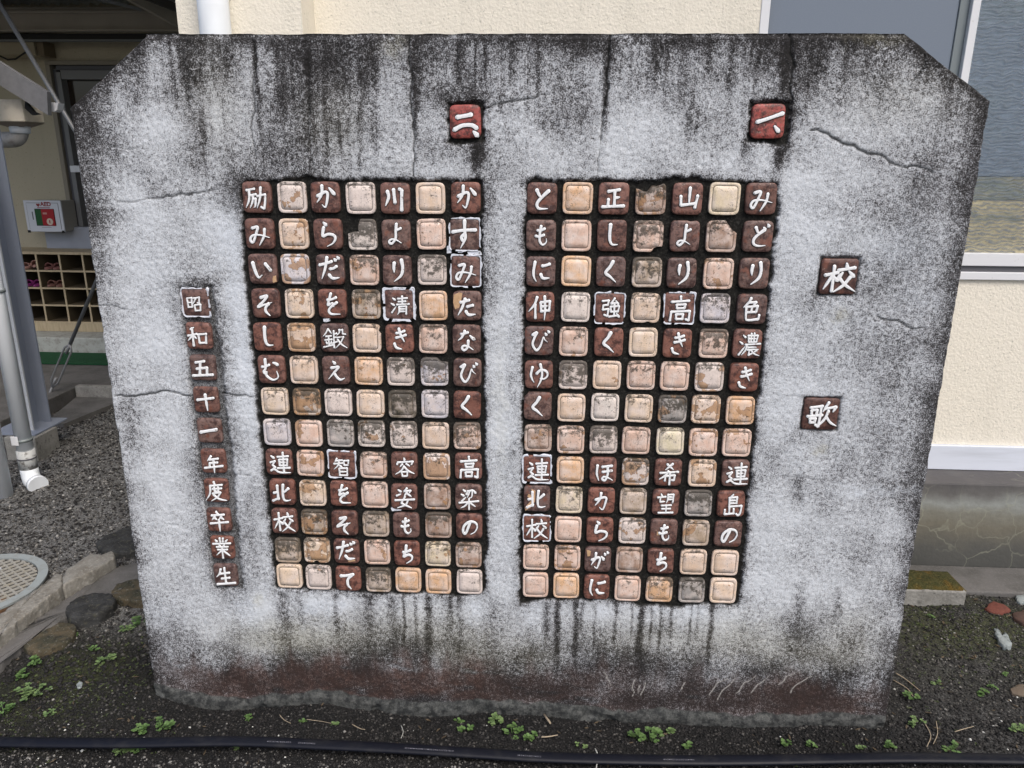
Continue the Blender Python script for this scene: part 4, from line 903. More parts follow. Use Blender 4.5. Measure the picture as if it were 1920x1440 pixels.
# shoe rack
RX0 = onY(32, 500, YE-.02)[0]; RW = mat('pale_wood', (.50, .41, .27), rough=.6, noise=[((60, 60, 8), 3, .4, .7, (.32, .25, .15), .6)]); RIN = mat('shaded_rack_board', (.10, .078, .048), rough=.8); RB_ = mat('shaded_rack_back', (.055, .042, .026), rough=.8, noise=[(9, 2, .4, .6, (.04, .03, .02), .6)])  # inner boards and back coloured darker for the shade inside the cells
SR = thing('shoe_rack', 'pale wooden pigeonhole shoe rack of square cells against the shaded entrance wall', 'shoe rack', (RX0, YE-.3, .202))
CW = .185; NC = 15; z0, z1 = .202, .83; RY0, RY1 = YE-.30, YE-.002
ch_ = (z1-.02-.285)/4
box('plinth', (RX0, RY0, z0), (RX0+CW*NC, RY1, .27), RW, SR, .002)
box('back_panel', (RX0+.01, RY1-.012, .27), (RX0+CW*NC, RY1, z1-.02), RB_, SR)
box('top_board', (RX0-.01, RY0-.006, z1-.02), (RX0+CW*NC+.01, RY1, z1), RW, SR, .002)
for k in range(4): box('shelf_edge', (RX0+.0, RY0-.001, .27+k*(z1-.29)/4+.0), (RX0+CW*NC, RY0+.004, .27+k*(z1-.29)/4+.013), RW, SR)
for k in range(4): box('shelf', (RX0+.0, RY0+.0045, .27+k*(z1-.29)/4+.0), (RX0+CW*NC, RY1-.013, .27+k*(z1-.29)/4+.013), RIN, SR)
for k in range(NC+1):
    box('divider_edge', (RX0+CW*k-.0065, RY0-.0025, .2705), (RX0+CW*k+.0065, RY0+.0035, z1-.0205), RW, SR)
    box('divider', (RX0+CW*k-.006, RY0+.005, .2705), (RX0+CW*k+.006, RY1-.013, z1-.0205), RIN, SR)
def slipper_pair(ci, row, col, lab, heap=0):
    cx = RX0+CW*(ci+.5); zz_ = .27+(3-row)*(z1-.29)/4+.0145
    t = thing('slippers', lab, 'slippers', (cx, RY0+.10, zz_), 'slippers in the shoe rack')
    m = mat('slipper_rubber', col, rough=.6)
    for s in (-1, 1):
        v = []; f = []; n = 14
        for k in range(n):
            a = 2*math.pi*k/n; x = .030*math.cos(a)*(1+.15*math.sin(a)); y = .10*math.sin(a)
            v += [(x, y, 0), (x*1.05, y*1.02, .014), (x*.9, y*.9, .018)]
        f += [(k*3+j, ((k+1) % n)*3+j, ((k+1) % n)*3+j+1, k*3+j+1) for k in range(n) for j in (0, 1)] + [tuple(k*3+2 for k in range(n))]
        so_ = mesh('sole', v, f, m, t, (s*.036, 0, 0 if not heap or s < 0 else .02), True)
        if heap and s > 0: so_.rotation_euler = (0, -.45, .3)
        v = []; f = []
        for i in range(5):
            for j in range(7):
                a = math.pi*j/6; r = .034
                v.append((-r*math.cos(a), -.055+i*.02, .012+.040*math.sin(a)*(1-.12*i)))
        f = [(i*7+j, i*7+j+1, (i+1)*7+j+1, (i+1)*7+j) for i in range(4) for j in range(6)]
        st_ = mesh('strap', v, f, m, so_, (0, 0, 0), True); sm = st_.modifiers.new('solid', 'SOLIDIFY'); sm.thickness = .004
slipper_pair(1, 0, (.42, .24, .20), 'tan slippers heaped on each other in the top row of the shoe rack', 1)
slipper_pair(2, 0, (.22, .10, .09), 'dull red slippers in the top row, third cell from the left')
slipper_pair(1, 1, (.20, .025, .14), 'purple slippers in the second row of the shoe rack')
slipper_pair(2, 1, (.20, .10, .08), 'dull red slippers in the second row, right of the purple pair')
slipper_pair(0, 2, (.24, .12, .11), 'dull red slippers in the third row, leftmost cell')
# porch floor, mat
pf = onZ(150, 722, .07); pc = onZ(205, 727, .07)
PS = [(-9, 2.55), tuple(onZ(0, 790, .07)[:2]), (pf[0], pf[1]), (-1.263, pf[1]-.02), (-1.263, 3.6), (-9, 3.6)]
k = len(PS); v = [(x, y, -.1) for x, y in PS]+[(x, y, .07) for x, y in PS]
po = mesh('porch_floor', v, [tuple(reversed(range(k))), tuple(range(k, 2*k))]+[(i, (i+1) % k, k+(i+1) % k, k+i) for i in range(k)], CONCD); po['kind'] = 'structure'; bevel(po, .006)
gm_ = box('door_mat', (-8, 3.28, .0745), (-1.30, 3.592, .085), mat('green_matting', (.010, .055, .022), rough=.95, noise=[(120, 3, .4, .7, (.016, .085, .035), .7)], bump=[(300, .8, .004)]))
tag(gm_, 'long dark green mat lying below the entrance step', 'mat')
kb = box('kerb', (pf[0]+.01, pf[1]-.075, -.03), (-1.263, pf[1]-.026, .085), CONC, None, .006); tag(kb, 'pale concrete kerb at the edge of the porch floor left of the monument', 'kerb')
q0 = onZ(205, 740, .0)
PP = [tuple(onZ(90, 790, .004)[:2]), tuple(onZ(145, 745, .004)[:2]), (pf[0]+.02, pf[1]-.078), (-1.3, pf[1]-.078), (-1.3, 2.35), tuple(onZ(210, 760, .004)[:2]), tuple(onZ(120, 797, .004)[:2])]
k = len(PP); v = [(x, y, -.1) for x, y in PP]+[(x, y, .012) for x, y in PP]
o = mesh('path', v, [tuple(reversed(range(k))), tuple(range(k, 2*k))]+[(i, (i+1) % k, k+(i+1) % k, k+i) for i in range(k)], CONCD); o['kind'] = 'structure'
# canopy over the passage
CB = mat('canopy_paint', (.42, .38, .32), rough=.5, noise=[(5, 3, .4, .7, (.34, .31, .26), .7)]); CDK = mat('canopy_gap', (.035, .035, .035), rough=.5); CSH = mat('roof_sheet', (.5, .52, .5), rough=.5)
CP = thing('canopy', 'corrugated roof on brown painted beams above the shaded passage', 'canopy', (-5, 3.9, 2.4))
zt, zb_ = onY(165, 14, 3.88)[2], onY(165, 58, 3.88)[2]
box('beam', (-9, 3.86, zb_+.005), (-1.27, 3.90, zt), CB, CP, .004)
box('beam', (-9, 3.83, zt-.045), (-1.27, 3.859, zt-.03), CB, CP)
box('beam', (-9, 3.835, zb_-.006), (-1.27, 3.90, zb_+.004), CB, CP)
box('beam', (-9, 3.94, zb_-.05), (-1.27, 3.98, zb_-.008), CDK, CP)
box('beam', (-9, 3.90, zb_-.065), (-1.27, 3.935, zb_-.052), mat('thin_angle', (.20, .21, .21)), CP)
v = []; f = []; x = -9.0; i = 0; ncor = int(7.7/.075)
for i in range(ncor*2+1):
    zc = .034*(1 if (i//1) % 2 else 0); xx = -9+i*.0375
    for y_, zo in ((2.05, .03), (4.2, .0)): v.append((xx, y_, zt+.055+zo+zc))
f = [(2*i, 2*i+2, 2*i+3, 2*i+1) for i in range(ncor*2)]
rsn = mesh('roof_sheet', [(a+5, b-3.9, c-2.4) for a, b, c in v], f, CSH, CP); sm = rsn.modifiers.new('solid', 'SOLIDIFY'); sm.thickness = .003
for y_ in (2.15, 3.1): box('purlin', (-9, y_, zt+.005), (-1.27, y_+.06, zt+.05), CB, CP, .003)
# raking members in front of the beam
def bar(name, p0, p1, w, h, m, parent=None):
    p0, p1 = Vector(p0), Vector(p1); d = (p1-p0); L = d.length; d.normalize()
    s = d.cross(Vector((0, 0, 1))).normalized(); t = s.cross(d)
    off = Vector(parent.location) if parent else Vector()
    v = [q+s*a*w/2+t*b*h/2-p0 for q in (p0, p1) for a, b in ((-1, -1), (1, -1), (1, 1), (-1, 1))]
    return mesh(name, v, [(0, 1, 2, 3), (7, 6, 5, 4), (0, 4, 5, 1), (1, 5, 6, 2), (2, 6, 7, 3), (3, 7, 4, 0)], m, parent, p0-off)
bar('rafter', onY(238, -14, 3.3), onY(345, 45, 3.7), .03, .085, CB, CP)
bar('rafter', onY(268, -10, 3.2), onY(350, 22, 3.55), .02, .05, mat('rafter_dark', (.09, .085, .075)), CP)
bar('brace', onY(150, -10, 3.6), onY(265, 18, 3.8), .012, .02, mat('galvanised', (.30, .31, .32), rough=.45, metal=.3), CP)
# wall unit with a cable
bx0 = onY(-30, 70, YE-.2)
WU = thing('wall_unit', 'beige box unit high on the entrance wall with a dangling cable', 'wall unit', (onY(35, 90, YE)[0], YE-.12, onY(35, 90, YE)[2]))
box('casing', (onY(-60, 90, YE)[0], YE-.16, onY(35, 106, YE-.1)[2]), (onY(74, 90, YE-.1)[0], YE-.002, onY(35, 74, YE-.1)[2]), mat('beige_casing', (.34, .29, .20), rough=.5), WU, .006)
box('end_cap', (onY(75, 90, YE-.1)[0], YE-.14, onY(35, 106, YE-.1)[2]), (onY(88, 90, YE-.1)[0], YE-.002, onY(35, 78, YE-.1)[2]), mat('brown_casing', (.17, .13, .08), rough=.5), WU, .004)
a, b, c = onY(-10, 100, YE-.18), onY(22, 112, YE-.18), onY(48, 98, YE-.18)
tube('cable', [Vector(a), Vector(b)+Vector((-.03, 0, 0)), Vector(b)+Vector((.03, 0, .005)), Vector(c)], .006, mat('black_cable', (.02, .02, .02)), WU, 8)
# defibrillator cabinet
YA = YE-.17; tl, br = onY(45, 376, YA), onY(118, 432, YA); AX0, AX1, AZ1, AZ0 = tl[0], onY(114, 376, YA)[0], tl[2], onY(60, 433, YA)[2]
AE = thing('defibrillator_cabinet', 'white wall cabinet marked AED with a red bag behind its window', 'AED cabinet', ((AX0+AX1)/2, YA, AZ0))
WC = mat('cabinet_white', (.62, .64, .68), rough=.35); RED = mat('red_bag', (.36, .02, .025), rough=.5); BLK = mat('black_trim', (.015, .015, .015), rough=.4); GRN = mat('green_card', (.02, .09, .03), rough=.6); DRED = mat('dark_red_print', (.25, .03, .03), rough=.5)
box('body', (AX0, YA+.004, AZ0), (AX1, YE-.002, AZ1), mat('cabinet_side', (.34, .33, .30), rough=.5), AE, .004)
door = box('door', (AX0-.002, YA-.012, AZ0-.004), (AX1+.002, YA+.002, AZ1+.003), WC, AE, .003)
aw, ah = AX1-AX0, AZ1-AZ0
def AP(u_, v_): return (AX0+aw*u_, AZ0+ah*v_)
def aplate(name, u0, v0, u1, v1, m, y=.0125, parent=AE, th=.002):
    a, b = AP(u0, v0), AP(u1, v1); return box(name, (a[0], YA-y-th, a[1]), (b[0], YA-y, b[1]), m, parent)
aplate('seam', .07, .925, .93, .935, BLK, th=.0008); aplate('seam', .925, .06, .935, .92, BLK, th=.0008); aplate('seam', .065, .06, .07, .92, mat('grey_seam', (.3, .3, .3)), th=.0008)
aplate('window_pane', .27, .18, .80, .74, BLK, th=.001)
aplate('green_card', .285, .20, .45, .72, GRN, .0137, th=.001)
aplate('red_bag', .46, .19, .79, .73, RED, .0137, th=.006)
a = AP(.66, .32); v, f = tubeVF([(0, 0, 0), (0, -.002, 0)], .026, 16); mesh('heart_badge', v, f, mat('badge', (.62, .52, .42)), AE, Vector((a[0], YA-.0200, a[1]))-AE.location)
a = AP(.66, .32); box('heart_badge', (a[0]-.004, YA-.0235, a[1]-.012), (a[0]+.004, YA-.0222, a[1]+.012), RED, AE)
a = AP(.50, .56); box('bag_label', (a[0], YA-.0212, a[1]), (a[0]+.032, YA-.0198, a[1]+.014), mat('pink_label', (.55, .28, .25)), AE)
aplate('small_print', .36, .765, .70, .785, DRED, th=.0008); aplate('small_print', .40, .12, .66, .135, mat('grey_print', (.3, .3, .3)), th=.0008)
aplate('side_print', .185, .38, .215, .64, mat('grey_print2', (.16, .16, .17)), th=.0008)
for s in (0, 1): aplate('corner_foot', .0+s*.93, -.05, .07+s*.93, .03, BLK, .010, th=.006)
cu = bpy.data.curves.new('lettering', 'FONT'); cu.body = 'AED'; cu.size = .044; cu.offset = .0012; cu.extrude = .0006; cu.align_x = 'LEFT'
to = bpy.data.objects.new('tmp', cu); COL.objects.link(to)
dg = bpy.context.evaluated_depsgraph_get(); me = bpy.data.meshes.new_from_object(to.evaluated_get(dg)); bpy.data.objects.remove(to)
lo = link('lettering', me, DRED, AE, Vector((AP(.455, 0)[0], YA-.0134, AP(0, .83)[1]))-AE.location); lo.rotation_euler = (math.pi/2, 0, 0)
hv = [(.5-.0, -.48)]+[(.0+.5*(16*math.sin(t_)**3)/16+.0, (13*math.cos(t_)-5*math.cos(2*t_)-2*math.cos(3*t_)-math.cos(4*t_))/32) for t_ in [2*math.pi*i/20 for i in range(20)]]
hv = hv[1:]; a = AP(.39, .862)
mesh('heart', [(x*.030, 0, z*.030) for x, z in hv]+[(x*.030, -.0012, z*.030) for x, z in hv], [tuple(range(20)), tuple(range(39, 19, -1))]+[(i, 20+i, 20+(i+1) % 20, (i+1) % 20) for i in range(20)], DRED, AE, Vector((a[0], YA-.0122, a[1]))-AE.location)

# ================================================================== STEEL COLUMN, PIPES AND BRACING ON THE LEFT
STL = mat('blue_grey_steel', (.235, .265, .325), rough=.45, spec=.4, noise=[((4, 4, 2), 3, .4, .7, (.19, .215, .27), .7), (90, 3, .7, .76, (.12, .07, .05), .7)])
STW = mat('pale_steel', (.50, .52, .54), rough=.5, noise=[(30, 3, .6, .72, (.34, .33, .32), .6)])
fb = onZ(72, 862, 0); ft = onY(70, 822, fb[1]); fz = float(ft[2]); fx1 = fb[0]; fr = onZ(127, 800, fz)
fx0 = onY(6, 820, fb[1])[0]
FT = box('concrete_footing', (fx0, fb[1], -.12), (fx1, fr[1]+.0, fz), CONC, None, .004); tag(FT, 'square concrete footing under the blue grey steel column', 'footing')
cx1 = onY(64, 812, fb[1]+.09)[0]
CL = thing('steel_column', 'blue grey steel column on a concrete footing at the left edge', 'column', (cx1-.07, fb[1]+.17, fz))
HT = zt+.0
box('flange', (cx1-.07, fb[1]+.09, fz+.002), (cx1, fb[1]+.10, HT), STW, CL)
box('flange', (cx1-.14, fb[1]+.23, fz+.002), (cx1, fb[1]+.24, HT), STL, CL)
box('web', (cx1-.073, fb[1]+.1002, fz+.002), (cx1-.066, fb[1]+.2298, HT), STL, CL)
box('base_plate', (cx1-.20, fb[1]+.03, fz+.0005), (cx1+.05, fb[1]+.30, fz+.010), STL, CL, .002)
# drain pipes
b1 = onZ(57, 893, .03); PX, PY = float(b1[0]), float(b1[1])
D1 = thing('drainpipe', 'white downpipe with a bent shoe in front of the blue grey column', 'pipe', (PX, PY, 0))
tube('pipe', [(PX, PY, .16), (PX, PY, 2.0)], .036, PIPEW, D1, 20)
tube('coupling', [(PX, PY, .075), (PX, PY, .17)], .0405, mat('grubby_pvc', (.50, .51, .50), rough=.5, noise=[(40, 4, .5, .62, (.10, .09, .08), .8)]), D1, 20)
tube('coupling', [(PX, PY, .125), (PX, PY, .132)], .042, ALUD, D1, 20)
tube('shoe', [(PX, PY, .085), (PX+.003, PY-.003, .045), (PX+.02, PY-.02, .022), (PX+.07, PY-.055, .012)], [.0395, .040, .041, .041], PIPEW, D1, 20)
tube('shoe_rim', [(PX+.058, PY-.046, .014), (PX+.078, PY-.060, .011)], .045, PIPEW, D1, 20)
for z in (.215, .93): tube('bracket', [(PX, PY, z), (PX, PY, z+.014)], .040, mat('bracket_steel', (.24, .27, .27), rough=.5, metal=.4), D1, 20)
b2 = onZ(8, 925, 0); QX, QY = float(b2[0]), float(b2[1])
D2 = thing('drainpipe', 'white downpipe standing in the gravel at the extreme left edge of the photo', 'pipe', (QX, QY, 0))
tube('pipe', [(QX, QY, -.03), (QX, QY, 2.0)], .036, PIPEW, D2, 20)
st = box('clip', (QX+.01, PY-.045, .205), (PX+.005, PY-.040, .250), ALU, D1, .002)
# gutter end, hopper and elbow pipe in the upper left
YG = 2.0
def quad_plank(name, pts, y0, th, m, parent):
    P = [onY(x, y, y0) for x, y in pts]; c = sum(P)/len(P); k = len(P)
    v = [p-c for p in P]+[p-c+np.array([0, th, 0]) for p in P]
    return mesh(name, v, [tuple(reversed(range(k))), tuple(range(k, 2*k))]+[(i, (i+1) % k, k+(i+1) % k, k+i) for i in range(k)], m, parent, Vector(c)-(parent.location if parent else Vector()))
GU = thing('gutter', 'dark grey sloping gutter board with a white hopper and elbow pipe at the upper left', 'gutter', tuple(onY(0, 200, YG)))
quad_plank('fascia_board', [(-110, 48), (88, 172), (90, 216), (-110, 92)], YG, .03, mat('grey_fascia', (.20, .20, .205), rough=.7, noise=[(30, 4, .4, .7, (.15, .15, .155), .7)], bump=[(60, .3, .003)]), GU)
HOP = mat('hopper_cream', (.66, .60, .49), rough=.5, noise=[(20, 3, .45, .7, (.42, .37, .29), .6)])
hx0, hx1 = onY(-25, 210, YG+.05)[0], onY(41, 210, YG+.05)[0]; hz1, hz0 = onY(30, 186, YG+.05)[2], onY(30, 228, YG+.05)[2]
box('hopper', (hx0, YG+.06, hz0), (hx1, YG+.22, hz1), HOP, GU, .005)
cxh = onY(32, 240, YG+.12)[0]; zh = hz0
hcx, hcy = (hx0+hx1)/2, YG+.14; hw, hd = (hx1-hx0)/2, .08
v = [(-hw, -hd, 0), (hw, -hd, 0), (hw, hd, 0), (-hw, hd, 0)]+[(cxh-hcx+a*.04, b*.04, -.022) for a, b in ((-1, -1), (1, -1), (1, 1), (-1, 1))]
mesh('hopper_base', v, [(0, 1, 5, 4), (1, 2, 6, 5), (2, 3, 7, 6), (3, 0, 4, 7), (4, 5, 6, 7)], mat('hopper_under', (.30, .25, .20), rough=.6), GU, Vector((hcx, hcy, zh-.001))-GU.location)
tube('collar', [(cxh, hcy, zh-.02), (cxh, hcy, zh-.055)], [.050, .046], PIPEW, GU, 20)
zl = onY(30, 262, hcy)[2]
GALV = mat('weathered_pvc', (.40, .39, .37), rough=.5, noise=[(25, 4, .45, .65, (.20, .18, .16), .8)])
tube('elbow_pipe', arcpath((cxh, hcy, zh-.05), (cxh, hcy, zl), (cxh-.6, hcy-.01, zl-.005), .06, 8), .040, GALV, GU, 20)
quad_plank('bracket', [(92, 191), (109, 193), (107, 206), (101, 210), (92, 207)], YG+.06, .05, ALU, GU)
quad_plank('hopper_lip', [(47, 190), (64, 210), (74, 214), (60, 216), (46, 203)], YG+.03, .02, BLK, GU)
# bracing rods
YR = 2.62
ROD = mat('galvanised_rod', (.22, .225, .23), rough=.45, metal=.35, noise=[(40, 3, .5, .7, (.24, .24, .25), .6)])
r0, r1 = onY(83, 762, YR), onY(190, 505, YR)
RD = thing('brace_rod', 'galvanised brace rod with an open turnbuckle rising behind the left edge of the monument', 'brace rod', tuple(r0))
P = lambda t_: Vector(r0)+(Vector(r1)-Vector(r0))*t_
dirv = (P(1)-P(0)).normalized(); sidev = dirv.cross(Vector((0, 1, 0))).normalized()
tube('rod', [P(0), P(.15)], .008, ROD, RD, 10); tube('rod', [P(.47), P(3.2)], .0115, ROD, RD, 10)
for s in (-1, 1): tube('turnbuckle_side', [P(.15), P(.19)+sidev*s*.024, P(.43)+sidev*s*.024, P(.47)], .0065, ROD, RD, 8)
tube('hook', [P(.15), P(.22)], .009, ROD, RD, 8); tube('hook', [P(.40), P(.47)], .009, ROD, RD, 8)
box('anchor_plate', tuple(P(0)+Vector((-.03, -.01, -.10))), tuple(P(0)+Vector((.015, .02, .015))), BLK, RD)
q0, q1 = onY(-4, 2, YR-.1), onY(127, 222, YR-.1); d_ = Vector(q1)-Vector(q0)
r2 = thing('brace_rod', 'long grey brace rod crossing the upper left corner of the view', 'brace rod', tuple(q1), )
tube('rod', [Vector(q1)+d_*1.6, Vector(q0)-d_*.05], .0125, ROD, r2, 10)

# ================================================================== LOW THINGS ON THE GROUND
def rot_poly(name, pts, ztop, h, m, seed, cut=None, jit=.004, parent=None, rel=False):
    """rough slab with an irregular outline traced on its top plane"""
    if rel:
        q = onZ(*pts[0], 0); ztop += float(gz(q[0], q[1]))
    R = random.Random(seed); P0 = [onZ(x, y, ztop)[:2] for x, y in pts]; P = []
    for i in range(len(P0)):
        a, b = P0[i], P0[(i+1) % len(P0)]; L = math.hypot(*(b-a)); kk = max(1, int(L/.012))
        for j in range(kk): P.append(a+(b-a)*j/kk + np.array([R.uniform(-jit, jit), R.uniform(-jit, jit)])*(j > 0))
    c = sum(P)/len(P); k = len(P)
    rings = [(1.02, -h, 0), (1.012, -.014, .003), (1.0, -.006, .002), (.975, -.001, .0015), (.95, .0, .001), (.7, .001, .0025), (.4, .002, .002)]
    v = []; 
    for (s, dz, jz) in rings: v += [((p-c)[0]*s, (p-c)[1]*s, dz+R.uniform(-jz, jz)) for p in P]
    f = [(r*k+i, r*k+(i+1) % k, (r+1)*k+(i+1) % k, (r+1)*k+i) for r in range(len(rings)-1) for i in range(k)]
    v.append((0, 0, .002)); f += [((len(rings)-1)*k+i, (len(rings)-1)*k+(i+1) % k, len(v)-1) for i in range(k)]
    area = sum(P[i][0]*P[(i+1) % k][1]-P[(i+1) % k][0]*P[i][1] for i in range(k))
    if area < 0: f = [tuple(reversed(q)) for q in f]
    return mesh(name, v, f, m, parent, (c[0], c[1], ztop), True)
KC = mat('weathered_kerb_concrete', (.23, .22, .195), rough=.9, noise=[(12, 4, .4, .65, (.15, .135, .11), .85), (90, 4, .5, .7, (.36, .35, .32), .6), (25, 4, .60, .7, (.10, .085, .06), .7)], bump=[(80, .7, .004), (25, .5, .008)])
ST = mat('mossy_stepping_stone', (.085, .068, .042), rough=.9, noise=[(16, 5, .4, .6, (.035, .036, .024), .9), (40, 5, .55, .65, (.02, .02, .016), .8), (130, 3, .58, .7, (.19, .18, .15), .7)], bump=[(60, .9, .006), (15, .6, .01)])
STD = mat('dark_stepping_stone', (.040, .041, .041), rough=.85, noise=[(16, 5, .4, .62, (.018, .018, .017), .9), (45, 5, .56, .66, (.07, .068, .05), .7), (140, 3, .6, .72, (.15, .15, .14), .7)], bump=[(60, .9, .006), (15, .6, .01)])
o = rot_poly('kerb_slab', [(-60, 1190), (-10, 1158), (60, 1110), (84, 1092), (108, 1074), (117, 1076), (116, 1099), (80, 1128), (30, 1168), (-30, 1215)], .045, .20, KC, 1); tag(o, 'broken pale kerb slab, lower piece beside the round drain cover', 'kerb')
o = rot_poly('kerb_slab', [(117, 1086), (124, 1068), (150, 1050), (172, 1037), (190, 1040), (210, 1032), (215, 1040), (214, 1046), (170, 1072), (117, 1097)], .045, .20, KC, 2); tag(o, 'broken pale kerb slab, upper piece nearer the monument', 'kerb')
o = rot_poly('stepping_stone', [(44, 1200), (52, 1185), (75, 1172), (105, 1165), (132, 1167), (143, 1176), (138, 1190), (118, 1206), (90, 1218), (62, 1222), (46, 1214)], .0, .16, ST, 3); tag(o, 'round brown mossy stepping stone lowest of the three on the left', 'stepping stone')
o = rot_poly('stepping_stone', [(122, 1145), (130, 1128), (150, 1117), (180, 1110), (205, 1112), (217, 1122), (212, 1136), (190, 1148), (160, 1156), (132, 1157)], .018, .16, STD, 4); tag(o, 'dark grey round stepping stone, middle of the three', 'stepping stone')
o = rot_poly('stepping_stone', [(207, 1108), (218, 1094), (240, 1087), (268, 1084), (300, 1088), (300, 1120), (262, 1126), (225, 1124), (210, 1118)], .005, .16, ST, 5); tag(o, 'brown stepping stone partly hidden behind the monument edge', 'stepping stone')
o = rot_poly('gutter_channel', [(-60, 1230), (-20, 1215), (60, 1165), (140, 1112), (215, 1065), (262, 1050), (300, 1090), (262, 1090), (205, 1108), (120, 1160), (40, 1210), (-60, 1290)], .002, .18, CONCD, 6, jit=.006); o['kind'] = 'structure'; o.name = 'concrete_path'
o = rot_poly('flat_stone', [(180, 1015), (205, 1000), (246, 985), (262, 1010), (262, 1030), (240, 1035), (215, 1035), (190, 1030)], .008, .16, STD, 16, jit=.005); tag(o, 'dark flat stone beside the left foot of the monument', 'stone')
# round drain cover
mc = onZ(12, 1104, .02); mr_ = float(abs(onZ(87, 1080, .02)[0]-mc[0]))
mr_ = .235; mcx, mcy = float(onZ(87, 1080, .02)[0])-mr_*.93, float(onZ(87, 1080, .02)[1])-mr_*.36
DC = thing('drain_cover', 'round pale plastic drain cover with a lattice pattern and rust stain', 'drain cover', (mcx, mcy, -.02))
def dc_mat(m, t, n, l, p, tc):
    co = tc.outputs['Object']
    c = mixc(n, l, ramp_(n, l, noise_(n, l, co, 60, 4, .6), [(.45, (0, 0, 0)), (.65, (.9, .9, .9))]), (.085, .08, .07), (.04, .036, .03))
    sx = n.new('ShaderNodeSeparateXYZ'); l.new(co, sx.inputs[0])
    r_ = math_(n, l, 'SUBTRACT', noise_(n, l, co, 9, 3), math_(n, l, 'MULTIPLY', math_(n, l, 'ADD', sx.outputs['Y'], .10), 3.0))
    c = mixc(n, l, ramp_(n, l, r_, [(.5, (0, 0, 0)), (.75, (.9, .9, .9))]), c, (.22, .09, .02))
    l.new(c, p.inputs['Base Color']); p.inputs['Roughness'].default_value = .6
DCM = mat('drain_plastic', build=dc_mat)
v, f = tubeVF([(0, 0, -.16), (0, 0, .030), (0, 0, .034)], [mr_, mr_, mr_*.985], 48); mesh('lid', v, f, DCM, DC)
def annulus(r0, r1, z0, z1, n=64):
    v = []; f = []
    for i in range(n):
        a = 2*math.pi*i/n
        for r, z in ((r0, z0), (r0, z1), (r1, z1), (r1, z0)): v.append((r*math.cos(a), r*math.sin(a), z))
    for i in range(n):
        for k in range(4): f.append((i*4+k, i*4+(k+1) % 4, ((i+1) % n)*4+(k+1) % 4, ((i+1) % n)*4+k))
    return v, f
v, f = annulus(mr_*.86, mr_*1.0, .0345, .042); mesh('rim', v, f, mat('rim_plastic', (.28, .31, .31), rough=.6, noise=[(30, 4, .5, .7, (.22, .22, .2), .7)]), DC)
for k in range(36):
    a = 2*math.pi*k/36; c_, s_ = math.cos(a), math.sin(a)
bars_v = []; bars_f = []
for ang in (math.radians(55), math.radians(-35)):
    for k in range(-7, 8):
        off = k*.0265; R_ = mr_*.84
        if abs(off) > R_: continue
        h = math.sqrt(R_*R_-off*off); d_ = Vector((math.cos(ang), math.sin(ang), 0)); n_ = Vector((-d_.y, d_.x, 0)); zt_ = .0385+(.0006 if ang > 0 else 0)
        kk = len(bars_v)
        for q in (-h, h):
            for a_, z_ in ((-.004, .0335), (.004, .0335), (.003, zt_), (-.003, zt_)): bars_v.append(tuple(d_*q+n_*(off+a_)+Vector((0, 0, z_))))
        bars_f += [(kk, kk+1, kk+5, kk+4), (kk+1, kk+2, kk+6, kk+5), (kk+2, kk+3, kk+7, kk+6), (kk+3, kk, kk+4, kk+7)]
mesh('lattice', bars_v, bars_f, mat('lattice_plastic', (.30, .29, .26), rough=.6, noise=[(30, 3, .5, .7, (.3, .27, .2), .7)]), DC)
v, f = annulus(.030, .040, .034, .041, 24); mesh('emblem_ring', v, f, DCM, DC)
box('handle_bar', (mcx-.10, mcy+.09, .0135), (mcx+.02, mcy+.125, .0275), mat('pale_plate', (.50, .53, .54), rough=.4), DC, .004)
# right side: mossy block, brick, shards
MOSS = mat('moss_top', (.045, .045, .012), rough=.95, noise=[(75, 5, .42, .62, (.075, .065, .02), .9), (200, 3, .5, .7, (.03, .035, .01), .8), (14, 3, .5, .65, (.12, .07, .01), .7)], bump=[(140, 1, .012)])
KX0, KX1 = float(onZ(1690, 1100, .05)[0]), float(onZ(1811, 1102, .05)[0]); KY0 = float(onZ(1760, 1104, .05)[1])
KT = thing('kerb_block', 'moss covered concrete kerb block beside the right edge of the monument', 'kerb', ((KX0+KX1)/2, KY0+.07, 0))
box('block', (KX0-.1, KY0, -.08), (KX1, KY0+.14, .042), CONC, KT, .006)
n_ = 26; v = []; f = []
for j in range(10):
    for i in range(n_):
        xx = KX0-.1+(KX1-KX0+.1)*i/(n_-1); yy = KY0+.004+.136*j/9; e_ = min(i, n_-1-i, j, 9-j)
        v.append((xx-KT.location.x, yy-KT.location.y, .041+(.004+.020*float(fbm(xx, yy, 70, 4, 4)))*min(1, e_/1.5)*(1-.35*(i/(n_-1))**4)))
f = [(j*n_+i, j*n_+i+1, (j+1)*n_+i+1, (j+1)*n_+i) for j in range(9) for i in range(n_-1)]
mesh('moss', v, f, MOSS, KT, None, True)
o = rot_poly('brick_shard', [(1846, 1140), (1862, 1126), (1882, 1132), (1896, 1143), (1880, 1149), (1858, 1147)], .010, .03, mat('red_brick', (.15, .05, .036), rough=.85, noise=[(60, 3, .4, .7, (.10, .036, .028), .7)], bump=[(120, .5, .003)]), 7, jit=.003, rel=True); tag(o, 'flat red brick fragment on the mossy ground at the right', 'brick fragment')
o = rot_poly('brick_shard', [(1898, 1150), (1925, 1140), (1950, 1150), (1950, 1168), (1925, 1172), (1902, 1160)], .008, .03, mat('brown_brick', (.085, .05, .04), rough=.9, noise=[(60, 3, .4, .7, (.05, .035, .03), .7)], bump=[(120, .5, .003)]), 8, jit=.003, rel=True); tag(o, 'dark brown brick fragment half buried right of the red one', 'brick fragment')
